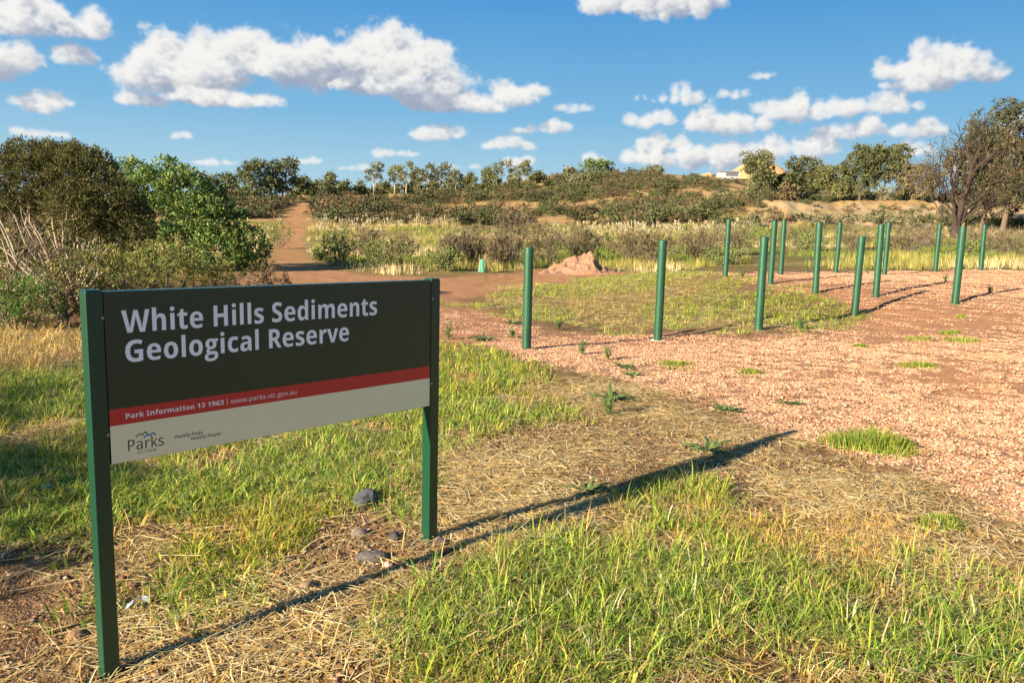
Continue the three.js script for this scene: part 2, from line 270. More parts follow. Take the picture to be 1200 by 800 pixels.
{
  const azs = []; for (let a = -180; a < -44; a += 4) azs.push(a); for (let a = -44; a < 44; a += 0.2) azs.push(a); for (let a = 44; a <= 180; a += 4) azs.push(a);
  const rs = [0.02, 0.5]; for (let r = 0.9; r < 3000; r *= r < 30 ? 1.013 : r < 300 ? 1.016 : 1.08) rs.push(r);
  const na = azs.length, nr = rs.length, pos = new Float32Array(na * nr * 3), col = new Float32Array(na * nr * 3), uv = new Float32Array(na * nr * 2), kind = new Array(na * nr);
  for (let i = 0; i < nr; i++) for (let j = 0; j < na; j++) {
    const a = azs[j] * rad, x = Math.sin(a) * rs[i], f = Math.cos(a) * rs[i], o = i * na + j, [k, c] = cover(x, f);
    pos.set([x, height(x, f), -f], o * 3); col.set(c, o * 3); uv.set([x / 1.6, f / 1.6], o * 2); kind[o] = k;
  }
  const idx = { ground: [], gravel_pad: [], dirt_track: [] };
  for (let i = 0; i < nr - 1; i++) for (let j = 0; j < na - 1; j++) { const a = i * na + j, b = a + 1, c = a + na, d = c + 1, k = kind[a] === kind[d] ? kind[a] : kind[b] === kind[c] ? kind[b] : 'ground'; idx[k].push(a, b, c, b, d, c); }
  const whole = new THREE.BufferGeometry(); whole.setAttribute('position', new THREE.BufferAttribute(pos, 3)); whole.setIndex([...idx.ground.keys()].length ? new THREE.BufferAttribute(new Uint32Array([].concat(idx.ground, idx.gravel_pad, idx.dirt_track)), 1) : null); whole.computeVertexNormals();
  const nor = whole.attributes.normal.array;
  for (const k of Object.keys(idx)) {
    const map = new Map(), p = [], n = [], c = [], t = [], q = [];
    for (const v of idx[k]) { if (!map.has(v)) { map.set(v, map.size); p.push(pos[v * 3], pos[v * 3 + 1], pos[v * 3 + 2]); n.push(nor[v * 3], nor[v * 3 + 1], nor[v * 3 + 2]); c.push(col[v * 3], col[v * 3 + 1], col[v * 3 + 2]); t.push(uv[v * 2], uv[v * 2 + 1]); } q.push(map.get(v)); }
    const g = new THREE.BufferGeometry(); g.setAttribute('position', new THREE.Float32BufferAttribute(p, 3)); g.setAttribute('normal', new THREE.Float32BufferAttribute(n, 3)); g.setAttribute('color', new THREE.Float32BufferAttribute(c, 3)); g.setAttribute('uv', new THREE.Float32BufferAttribute(t, 2)); g.setIndex(q);
    const m = new THREE.Mesh(g, earth); m.name = k; m.receiveShadow = m.castShadow = true; m.userData.kind = 'structure';
    m.userData.label = { ground: 'rough brown earth rising to the sandy scrub hill', gravel_pad: 'pad of loose pink and terracotta gravel round the bollards', dirt_track: 'orange dirt track climbing between the shrubs to the ridge' }[k];
    m.userData.category = { ground: 'ground', gravel_pad: 'gravel', dirt_track: 'track' }[k];
    scene.add(m);
  }
}
console.log('terrain done');

// ------------------------------------------------------------------ builders
const used = new Map();
function numbered(name) { const n = used.get(name) ?? 0; used.set(name, n + 1); return n ? name + '_' + String(n).padStart(3, '0') : name; }
function tag(o, label, category, group) { o.userData.label = label; o.userData.category = category; if (group) o.userData.group = group; return o; }
function shaded(o) { o.traverse((m) => { if (m.isMesh) m.castShadow = m.receiveShadow = true; }); return o; }
function thing(name, label, category, x, f, y, group) { const g = new THREE.Group(); g.name = numbered(name); g.position.set(x, y ?? height(x, f), -f); tag(g, label, category, group); scene.add(g); return g; }
function part(name, geo, mat, parent) { const m = new THREE.Mesh(geo, mat); m.name = name; m.castShadow = m.receiveShadow = true; parent.add(m); return m; }
class Build {
  constructor() { this.p = []; this.n = []; this.c = []; this.i = []; }
  v(a, n, c) { this.p.push(a.x, a.y, a.z); this.n.push(n.x, n.y, n.z); this.c.push(c[0], c[1], c[2]); return this.p.length / 3 - 1; }
  // a folded pointed leaf: two triangles along its midrib
  leaf(at, along, across, L, W, c) {
    const up = V(0, 0, 0).crossVectors(along, across).normalize(), t = at.clone().addScaledVector(along, L), m = at.clone().addScaledVector(along, L * 0.45);
    const a = this.v(at, up, c), l = this.v(m.clone().addScaledVector(across, W / 2).addScaledVector(up, W * 0.14), up, c), r = this.v(m.clone().addScaledVector(across, -W / 2).addScaledVector(up, W * 0.14), up, c), e = this.v(t, up, c);
    this.i.push(a, l, e, a, e, r);
  }
  // a grass blade: a tapering ribbon that bends over
  blade(at, dir, L, W, bend, c, seg = 3, twist = 0) {
    const h = V(Math.cos(dir), 0, Math.sin(dir)), side = V(-Math.sin(dir + twist), 0, Math.cos(dir + twist)); let p = at.clone(), lean = bend * 0.25, prev = null;
    for (let k = 0; k <= seg; k++) {
      const w = (W / 2) * (k === seg ? 0 : 1 - 0.55 * (k / seg)), d = h.clone().multiplyScalar(Math.sin(lean)).add(V(0, Math.cos(lean), 0)), n = V(0, 0, 0).crossVectors(side, d).normalize();
      if (k === seg) { const e = this.v(p, n, c); this.i.push(prev[0], prev[1], e); } else { const a = this.v(p.clone().addScaledVector(side, w), n, c), b = this.v(p.clone().addScaledVector(side, -w), n, c); if (prev) this.i.push(prev[0], prev[1], a, prev[1], b, a); prev = [a, b]; }
      p.addScaledVector(d, L / seg); lean += bend * (0.75 / seg) * 1.6;
    }
  }
  tube(pts, rads, sides, c) {
    let prev = null;
    for (let k = 0; k < pts.length; k++) {
      const d = V(0, 0, 0).subVectors(pts[Math.min(k + 1, pts.length - 1)], pts[Math.max(k - 1, 0)]).normalize(), a = Math.abs(d.y) < 0.9 ? V(0, 1, 0) : V(1, 0, 0), s = V(0, 0, 0).crossVectors(d, a).normalize(), t = V(0, 0, 0).crossVectors(d, s), ring = [];
      for (let q = 0; q < sides; q++) { const an = (q / sides) * 6.2832, n = s.clone().multiplyScalar(Math.cos(an)).addScaledVector(t, Math.sin(an)); ring.push(this.v(pts[k].clone().addScaledVector(n, rads[k]), n, c)); }
      if (prev) for (let q = 0; q < sides; q++) { const q2 = (q + 1) % sides; this.i.push(prev[q], prev[q2], ring[q], prev[q2], ring[q2], ring[q]); }
      prev = ring;
    }
  }
  geo() { const g = new THREE.BufferGeometry(); g.setAttribute('position', new THREE.Float32BufferAttribute(this.p, 3)); g.setAttribute('normal', new THREE.Float32BufferAttribute(this.n, 3)); g.setAttribute('color', new THREE.Float32BufferAttribute(this.c, 3)); g.setIndex(this.i); return g; }
}
const onBall = (r) => { const z = r() * 2 - 1, a = r() * 6.2832, s = Math.sqrt(1 - z * z); return V(s * Math.cos(a), z, s * Math.sin(a)); };
const vary = (c, r, k = 0.25, hue = 0.1) => { const v = 1 + (r() - 0.5) * 2 * k, h = (r() - 0.5) * 2 * hue; return [c[0] * v * (1 + h), c[1] * v, c[2] * v * (1 - h)]; };
const pick = (list, r) => list[Math.floor(r() * list.length)];
const leafy = (name, t = 0.35) => { const m = new THREE.MeshPhysicalMaterial({ vertexColors: true, roughness: 0.9, transmission: t, thickness: 0, side: THREE.DoubleSide, flatShading: true, name }); m.specularIntensity = 0.35; return m; };
const M = {
  leaf: leafy('leaf'), grass: leafy('grass', 0.4), straw: leafy('straw', 0.2), gloss: leafy('broad_leaf', 0.3), bark: new THREE.MeshStandardMaterial({ vertexColors: true, roughness: 0.95, name: 'bark' }),
  stone: new THREE.MeshStandardMaterial({ vertexColors: true, roughness: 0.92, name: 'stone', flatShading: true }),
};
M.far = new THREE.MeshStandardMaterial({ vertexColors: true, roughness: 0.95, side: THREE.DoubleSide, flatShading: true, name: 'far_leaf' });
M.gloss.roughness = 0.75; M.gloss.specularIntensity = 0.6;
function scatter(name, label, category, variants, mat, places, tints) {  // stuff: one InstancedMesh for each variant
  const per = variants.map(() => []); places.forEach((p, k) => per[k % variants.length].push([p, tints?.[k]]));
  const root = new THREE.Group(); root.name = numbered(name); root.userData.kind = 'stuff'; tag(root, label, category); scene.add(root);
  per.forEach((list, v) => {
    if (!list.length) return;
    const im = new THREE.InstancedMesh(variants[v], mat, list.length); im.name = name; im.castShadow = im.receiveShadow = true; im.userData.kind = 'stuff';
    const o = new THREE.Object3D(), c = new THREE.Color();
    list.forEach(([p, t], k) => { o.position.set(p.x, p.y, p.z); o.rotation.set(p.rx ?? 0, p.ry ?? 0, p.rz ?? 0, 'YXZ'); o.scale.set(p.s, p.sy ?? p.s, p.s); o.updateMatrix(); im.setMatrixAt(k, o.matrix); if (t) im.setColorAt(k, c.setRGB(t[0], t[1], t[2])); });
    root.add(im);
  });
  return root;
}

// ------------------------------------------------------------------ the sign
{
  const yaw = 0.808, W = 1.572, PW = 0.055, PD = 0.06, panelH = 0.609, top = EYE - 0.237;
  const sg = new THREE.Group(); sg.name = 'park_sign'; tag(sg, 'dark green park name sign on two square posts in the grass', 'sign');
  sg.position.set(-1.436, 0, -2.622); sg.rotation.y = yaw; scene.add(sg);   // own x runs along the sign, own z out of its face
  const green = new THREE.MeshPhysicalMaterial({ color: new THREE.Color().setRGB(...hex('#0b4a31')), roughness: 0.38, clearcoat: 0.25, clearcoatRoughness: 0.3, name: 'green_paint' });
  const [pm, pb] = grainTexture(256, 21, 0.25);
  green.map = pm; green.bumpMap = pb; green.bumpScale = 0.0004;
  for (const x of [PW / 2, W - PW / 2]) {
    const g = new RoundedBoxGeometry(PW, top + 0.45, PD, 3, 0.004); g.translate(x, (top + 0.45) / 2 - 0.45, -PD / 2);
    const p = part('post', g, green, sg);
    const cap = new RoundedBoxGeometry(PW - 0.006, 0.006, PD - 0.006, 2, 0.002); cap.translate(x, top + 0.0025, -PD / 2); part('cap', cap, green, p);
  }
  const pw = W - 2 * PW - 0.005, core = new RoundedBoxGeometry(pw, panelH, PD - 0.006, 3, 0.003); core.translate(W / 2, top - panelH / 2 - 0.001, -PD / 2);
  const panel = part('panel', core, green, sg);
  for (const y of [top - 0.09, top - 0.5]) for (const s of [0, 1]) { const b = new THREE.CylinderGeometry(0.006, 0.006, 0.005, 12); b.rotateX(Math.PI / 2); b.translate(s ? W - PW * 0.92 : PW * 0.92, y, 0.0012); part('bolt', b, new THREE.MeshStandardMaterial({ color: 0x8b8f88, metalness: 0.8, roughness: 0.45, name: 'bolt' }), sg); }
  const PX = 1380;                                                       // print, pixels per metre
  const print = (name, y0, y1, bg, draw, rough_) => {
    const h = y1 - y0, cv = document.createElement('canvas'); cv.width = Math.round(pw * PX); cv.height = Math.round(h * PX);
    const g = cv.getContext('2d'); g.fillStyle = bg; g.fillRect(0, 0, cv.width, cv.height); g.save(); g.translate(0, -y0 * PX); g.scale(PX, PX); draw(g); g.restore();
    const r = rngOf(name.length * 17); for (let k = 0; k < 420; k++) { g.fillStyle = r() < 0.6 ? 'rgba(170,155,120,0.16)' : 'rgba(20,20,15,0.14)'; g.beginPath(); g.arc(r() * cv.width, r() * cv.height, 0.6 + r() * 1.8, 0, 7); g.fill(); }
    for (let k = 0; k < 70; k++) { g.strokeStyle = 'rgba(190,180,150,0.09)'; g.lineWidth = 0.6 + r() * 1.4; g.beginPath(); let x = r() * cv.width, y = r() * cv.height; g.moveTo(x, y); g.lineTo(x + (r() - 0.5) * 90, y + r() * 60); g.stroke(); }
    const t = new THREE.CanvasTexture(cv); t.colorSpace = THREE.SRGBColorSpace; t.anisotropy = 8; t.magFilter = THREE.LinearFilter;
    const m = new THREE.MeshPhysicalMaterial({ map: t, roughness: rough_, clearcoat: 0.5, clearcoatRoughness: 0.28, name });
    const pl = new THREE.PlaneGeometry(pw - 0.004, h); pl.translate(W / 2, top - (y0 + y1) / 2, -0.0015); part(name, pl, m, panel);
  };
  const text = (g, s, x, y, cap, w, font, fill, align) => { const px = cap / 0.714; g.save(); g.translate(x, y); g.font = `${font} 100px sans-serif`; const k = w / g.measureText(s).width; g.scale(k, px / 100); g.fillStyle = fill; g.fillText(s, 0, 0); g.restore(); };
  print('title_face', 0.003, 0.413, '#1a3013', (g) => { text(g, 'White Hills Sediments', 0.054, 0.147, 0.079, 1.096, 'bold', '#ffffff'); text(g, 'Geological Reserve', 0.056, 0.252, 0.077, 0.944, 'bold', '#ffffff'); }, 0.5);
  print('red_band', 0.413, 0.472, '#c8241e', (g) => { text(g, 'Park Information 13 1963', 0.051, 0.4525, 0.0185, 0.368, 'bold', '#f0ece8'); g.fillStyle = '#f0ece8'; g.fillRect(0.431, 0.4325, 0.0022, 0.024); text(g, 'www.parks.vic.gov.au', 0.446, 0.4535, 0.0175, 0.291, '', '#f0ece8'); }, 0.5);
  print('cream_band', 0.472, 0.608, '#f7ecc0', (g) => {
    text(g, 'Parks', 0.052, 0.571, 0.040, 0.134, '', '#262a20'); text(g, 'VICTORIA', 0.088, 0.587, 0.0095, 0.068, '', '#3a3d33');
    const wave = (x0, y0, c) => { g.strokeStyle = c; g.lineWidth = 0.0055; g.lineJoin = 'round'; g.beginPath(); g.moveTo(x0, y0 + 0.012); g.lineTo(x0 + 0.014, y0 + 0.003); g.lineTo(x0 + 0.022, y0 + 0.008); g.lineTo(x0 + 0.034, y0 - 0.001); g.lineTo(x0 + 0.044, y0 + 0.010); g.stroke(); };
    wave(0.085, 0.512, '#5d8f3d'); wave(0.112, 0.519, '#2f74a8');
    const slant = (s, x, y, w) => { g.save(); g.translate(x, y); g.transform(1, 0, -0.22, 1, 0, 0); text(g, s, 0, 0, 0.0125, w, 'bold', '#3f4338'); g.restore(); };
    slant('Healthy Parks', 0.222, 0.5545, 0.107); slant("Healthy People'", 0.282, 0.5715, 0.122);
  }, 0.5);
}

// ------------------------------------------------------------------ bollards
{
  const paint = new THREE.MeshPhysicalMaterial({ color: new THREE.Color().setRGB(...hex('#1f5a3a')), roughness: 0.5, clearcoat: 0.15, clearcoatRoughness: 0.4, name: 'bollard_paint' });
  const [pm, pb] = grainTexture(256, 33, 0.75); paint.map = pm; paint.bumpMap = pb; paint.bumpScale = 0.0008;
  const concrete = new THREE.MeshStandardMaterial({ color: new THREE.Color().setRGB(...hex('#c9bfb2')), roughness: 0.95, name: 'concrete' });
  const r = 0.056;
  const back = (n) => `green round bollard in the back row along the long grass, ${n} from the earth mound`;
  const BOLLARD_LABELS = ['green round bollard closest to the name sign, beside the track', 'green round bollard with a pale concrete collar showing at its foot', back('first'), 'green round bollard on the near rim of the hollow, next to the collared one', 'green round bollard at the far rim of the hollow, ahead of the back row', back('second'), 'green round bollard with a grass tuft at its foot on the hollow rim', back('third'), 'green round bollard where the hollow ends in a strip of green grass', 'green round bollard on open gravel behind the one by the green strip', back('fourth'), back('fifth'), 'green round bollard alone on open gravel, farthest from the hollow', back('sixth')];
  BOLLARDS.forEach((b, k) => {
    const prof = [[0.001, b.h], [r * 0.55, b.h - 0.002], [r - 0.006, b.h - 0.008], [r, b.h - 0.018], [r, b.h - 0.1], [r, 0.02], [r, -0.3]].reverse().map(([x, y]) => new THREE.Vector2(x, y));
    const collared = k === 1;
    const g = thing('bollard', BOLLARD_LABELS[k], 'bollard', b.x, b.f, b.y, 'green bollards ringing the grassy hollow');
    const R = rngOf(500 + k); g.rotation.set((R() - 0.5) * 0.03, R() * 6, (R() - 0.5) * 0.03);
    part('shaft', new THREE.LatheGeometry(prof, 28), paint, g);
    const capG = new THREE.LatheGeometry([[r + 0.0015, -0.03], [r + 0.0018, -0.008], [r - 0.002, -0.001], [r * 0.5, 0.004], [0.0005, 0.006]].map(([x, y]) => new THREE.Vector2(x, y + b.h)), 28); part('cap', capG, paint, g);
    if (collared) { const c = new THREE.CylinderGeometry(0.1, 0.105, 0.1, 20); c.translate(0, -0.03, 0); part('collar', c, concrete, g); }
  });
}
console.log('sign and bollards done');

// ------------------------------------------------------------------ gravel: loose stones in small handfuls
function stonePatch(seed, n, span, r0, r1, colours) {
  const R = rngOf(seed), b = new Build(), ico = new THREE.IcosahedronGeometry(1, 0), ip = ico.attributes.position;
  for (let k = 0; k < n; k++) {
    const r = lerp(r0, r1, R() ** 1.6), c = vary(pick(colours, R), R, 0.13, 0.05), o = V((R() - 0.5) * span, r * 0.25, (R() - 0.5) * span), q = new THREE.Quaternion().setFromAxisAngle(onBall(R), R() * 6), s = V(0.75 + R() * 0.6, 0.42 + R() * 0.3, 0.75 + R() * 0.6), jit = new Map();
    for (let i = 0; i < ip.count; i++) {
      const key = [0, 1, 2].map((a) => ip.getComponent(i, a).toFixed(2)).join(); if (!jit.has(key)) jit.set(key, 0.75 + R() * 0.5);
      const p = V(ip.getX(i), ip.getY(i), ip.getZ(i)).multiplyScalar(jit.get(key)).applyQuaternion(q).multiply(s).multiplyScalar(r).add(o); b.i.push(b.v(p, V(0, 1, 0), c));
    }
  }
  return b.geo();
}
{
  const cols = ['#b88a68', '#c09572', '#ac7854', '#c6a684', '#b3805e', '#bd9876', '#a06b4a', '#c9ae8e', '#b78a66', '#92705a', '#c29f7e'].map(hex);
  const near = [1, 2, 3, 4, 5, 6].map((s) => stonePatch(40 + s, 96, 0.2, 0.003, 0.0105, cols)), far = [1, 2, 3, 4].map((s) => stonePatch(60 + s, 80, 0.36, 0.005, 0.0125, cols));
  const pn = [], pf = [], R = rngOf(11);
  const lay = (list, f0, f1, cell) => {
    for (let f = f0; f < f1; f += cell) for (let x = -3; x < f * 0.8 + 1.5; x += cell) {
      const xx = x + (R() - 0.5) * cell, ff = f + (R() - 0.5) * cell, g = zGravel(xx, ff) + (fbm(xx * 1.3, ff * 1.3, 2.2, 3) - 0.5) * 0.9; if (g < -0.25 || zDip(xx, ff) > 0.1 || R() > smooth(-0.25, 0.5, g) + 0.05) continue;
      const bare = fbm(xx * 0.35, ff * 0.35, 7.7, 4); if (R() < Math.max(smooth(0.5, 0.66, bare) * 0.75, 0.8 * smooth(-0.5, 0.6, zBare(xx, ff) + (bare - 0.5) * 3))) continue;
      list.push({ x: xx, y: height(xx, ff) - 0.002, z: -ff, ry: R() * 6.28, s: 0.85 + R() * 0.4 });
    }
  };
  lay(pn, 3.6, 10, 0.115); lay(pf, 10, 24, 0.2);
  scatter('gravel', 'loose pink and terracotta gravel stones covering the pad', 'gravel', near, M.stone, pn);
  scatter('gravel', 'finer spread of pink gravel stones round the bollards', 'gravel', far, M.stone, pf);
  // clods and crumbs on the bare earth round the sign
  const crumbs = [1, 2, 3, 4].map((s) => stonePatch(80 + s, 30, 0.22, 0.003, 0.012, ['#7a5a3e', '#8d6a48', '#6a4c36', '#a37b55', '#b89a7c', '#5d4a3c'].map(hex))), pc = [];
  for (let f = 1.9; f < 6.5; f += 0.14) for (let x = -f * 0.75 - 0.3; x < f * 0.75; x += 0.14) { const xx = x + (R() - 0.5) * 0.14, ff = f + (R() - 0.5) * 0.14; if (zGravel(xx, ff) > 0 || R() < 0.35) continue; pc.push({ x: xx, y: height(xx, ff) - 0.001, z: -ff, ry: R() * 6.28, s: 0.7 + R() * 0.7 }); }
  scatter('soil_crumbs', 'brown clods and pebbles scattered on bare earth', 'soil', crumbs, M.stone, pc);
}
console.log('gravel done');

// ------------------------------------------------------------------ grass, straw and weeds on the near ground
const GREENS = ['#96a836', '#829a32', '#a8b042', '#6e8c2e', '#b4b44c', '#92a438', '#5e7e2c'].map(hex), DRYS = ['#cdb577', '#bc9e5a', '#d8c692', '#ae8c4c', '#c9a660'].map(hex);
function tuft(seed, n, h0, h1, wid, spread, bend, greens, dryShare, seg = 3) {
  const R = rngOf(seed), b = new Build();
  for (let k = 0; k < n; k++) { const a = R() * 6.28, r = spread * Math.sqrt(R()), dry = R() < dryShare; b.blade(V(Math.cos(a) * r, -0.012, Math.sin(a) * r), a + (R() - 0.5) * 1.6, lerp(h0, h1, R() ** 1.3), wid * (0.7 + 0.6 * R()), bend * (0.3 + R()), vary(pick(dry ? DRYS : greens, R), R, 0.22, 0.08), seg, (R() - 0.5) * 1.4); }
  return b.geo();
}
function strewn(seed, n, span, l0, l1, wid, cols) {                     // strands lying across one another
  const R = rngOf(seed), b = new Build();
  for (let k = 0; k < n; k++) {
    const a = R() * 6.28, L = lerp(l0, l1, R()), c = vary(pick(cols, R), R, 0.22, 0.05), p = V((R() - 0.5) * span, 0.004 + R() * R() * 0.03, (R() - 0.5) * span), cv = (R() - 0.5) * 1.2, up = (R() - 0.4) * 0.16; let d = a, prev = null; const S = 3, w = wid * (0.6 + 0.8 * R()) / 2;
    for (let s = 0; s <= S; s++) { const n_ = V(0, 1, 0), sd = V(-Math.sin(d), (R() - 0.5) * 0.8, Math.cos(d)).normalize(), q = [b.v(p.clone().addScaledVector(sd, w), n_, c), b.v(p.clone().addScaledVector(sd, -w), n_, c)]; if (prev) b.i.push(prev[0], prev[1], q[0], prev[1], q[1], q[0]); prev = q; p.add(V(Math.cos(d), up * (1 - s), Math.sin(d)).multiplyScalar(L / S)); p.y = Math.max(p.y, 0.002); d += cv / S; }
  }
  return b.geo();
}
{
  const R = rngOf(23);
  const lush = [1, 2, 3, 4, 5, 6].map((s) => tuft(100 + s, 24, 0.05, 0.21, 0.0066, 0.065, 1.6, GREENS, 0.13));
  const short = [1, 2, 3, 4, 5].map((s) => tuft(120 + s, 24, 0.02, 0.11, 0.0062, 0.07, 1.7, GREENS, 0.12, 2));
  const dryT = [1, 2, 3, 4].map((s) => tuft(140 + s, 14, 0.05, 0.18, 0.0035, 0.05, 1.5, ['#b3993f', '#c09a4a', '#a08a3c'].map(hex), 0.6, 3));
  const straw = [1, 2, 3, 4, 5, 6].map((s) => strewn(160 + s, 20, 0.17, 0.05, 0.22, 0.0034, DRYS.concat(['#d2be8a', '#dccb9c', '#a68c5c', '#b5a072'].map(hex))));
  const L = [], S = [], D = [], T = [], tl = [], ts = [], td = [], tt = [];
  const put = (list, tints, x, f, s, tint, sy) => { list.push({ x, y: height(x, f) - 0.004, z: -f, ry: R() * 6.28, rx: (R() - 0.5) * 0.2, s, sy }); tints.push(tint); };
  const tone = (k) => { const v = 0.95 + R() * 0.32; return [v * (1 + k), v, v * (1 - k)]; };
  for (let f = 1.7; f < 13; f += f < 5 ? 0.048 : f < 8 ? 0.062 : 0.1) {
    const cell = f < 5 ? 0.048 : f < 8 ? 0.062 : 0.1;
    for (let x = -f * 0.85 - 1; x < f * 0.82 + 0.6; x += cell) {
      const xx = x + (R() - 0.5) * cell * 1.6, ff = f + (R() - 0.5) * cell * 1.6, e = fbm(xx * 1.3, ff * 1.3, 2.2, 3) - 0.5, pat = fbm(xx * 2.1, ff * 2.1, 15.5, 3), pat2 = fbm(xx * 0.8, ff * 0.8, 25.5, 3), pat3 = fbm(xx * 1.2, ff * 1.2, 85.5, 3);
      if (zGravel(xx, ff) + e * 0.9 > 0.15 || zTrack(xx, ff) > 0.3) continue;
      const gn = smooth(-0.12, 0.22, zGreenNear(xx, ff) + e * 0.7), gs = smooth(-0.15, 0.3, zGreenSign(xx, ff) + e * 1.0), sw = Math.max(smooth(-0.2, 0.2, zStrawA(xx, ff) + e * 0.6), 0.55 * smooth(-0.2, 0.2, zStrawB(xx, ff) + e * 0.6), 0.8 * smooth(-0.4, 0.3, zDryLeft(xx, ff)));
      const gold = smooth(-0.1, 0.25, zGold(xx, ff) + e * 0.8), q = R(), yellow = smooth(0.46, 0.62, pat2) * 0.22;
      if (gn > 0 && q < gn * smooth(0.3, 0.46, pat) * (0.95 - smooth(0.52, 0.64, pat3) * 0.6) * (1 - 0.75 * gold)) put(L, tl, xx, ff, 0.5 + R() * R() * 0.8, tone(yellow - 0.04));
      else if (gs > 0 && q < gs * smooth(0.34, 0.48, pat) * 0.95) { if (R() < 0.15 + 0.6 * smooth(0.5, 0.62, pat3)) put(L, tl, xx, ff, 0.45 + R() * 0.5, tone(yellow - 0.04)); else put(S, ts, xx, ff, 0.9 + R() * 0.9, tone(yellow - 0.02)); }
      else if (gold > 0.3 && R() < 0.6) put(D, td, xx, ff, 0.45 + R() * 0.45, tone(0.12));
      else if (gn + gs > 0.4 && R() < 0.2) put(D, td, xx, ff, 0.6 + R() * 0.5, tone(0.04));
      else if (zDryLeft(xx, ff) > -0.2 && R() < 0.5) put(D, td, xx, ff, 0.8 + R() * 0.9, tone(0));
      if (R() < (0.05 + sw * (0.16 + 0.5 * smooth(0.4, 0.6, pat3)) + (gn + gs) * 0.1)) put(T, tt, xx, ff, 0.7 + R() * 0.7, tone(0.02));
    }
  }
  // sparse seedlings and the grassy hollow
  for (let f = 9; f < 24; f += 0.17) for (let x = -4; x < f * 0.7; x += 0.17) {
    const xx = x + (R() - 0.5) * 0.25, ff = f + (R() - 0.5) * 0.25, z = zDip(xx, ff) + (fbm(xx * 1.3, ff * 1.3, 2.2, 3) - 0.5) * 2.6; if (z < -0.15 || zDip(xx, ff) < -1.2) continue;
    const n = fbm(xx * 0.6, ff * 0.6, 45, 3), edge = 1 - smooth(0, 0.7, z);
    if (R() < smooth(0.38, 0.56, n) * 0.8 + edge * 0.2) put(S, ts, xx, ff, 1.1 + R() * 0.9, tone(0.02)); else if (R() < 0.6) put(D, td, xx, ff, 0.6 + R() * 0.6, tone(0.02)); if (R() < 0.45) put(T, tt, xx, ff, 1 + R(), tone(0));
  }
  scatter('grass', 'tall yellow-green grass in the foreground', 'grass', lush, M.grass, L, tl);
  scatter('grass', 'short green grass round the sign and in the hollow', 'grass', short, M.grass, S, ts);
  scatter('dry_grass', 'tufts of dry golden grass', 'grass', dryT, M.straw, D, td);
  scatter('straw_litter', 'pale straw strewn over the earth', 'straw', straw, M.straw, T, tt);
  console.log('near grass', L.length, S.length, D.length, T.length);
}
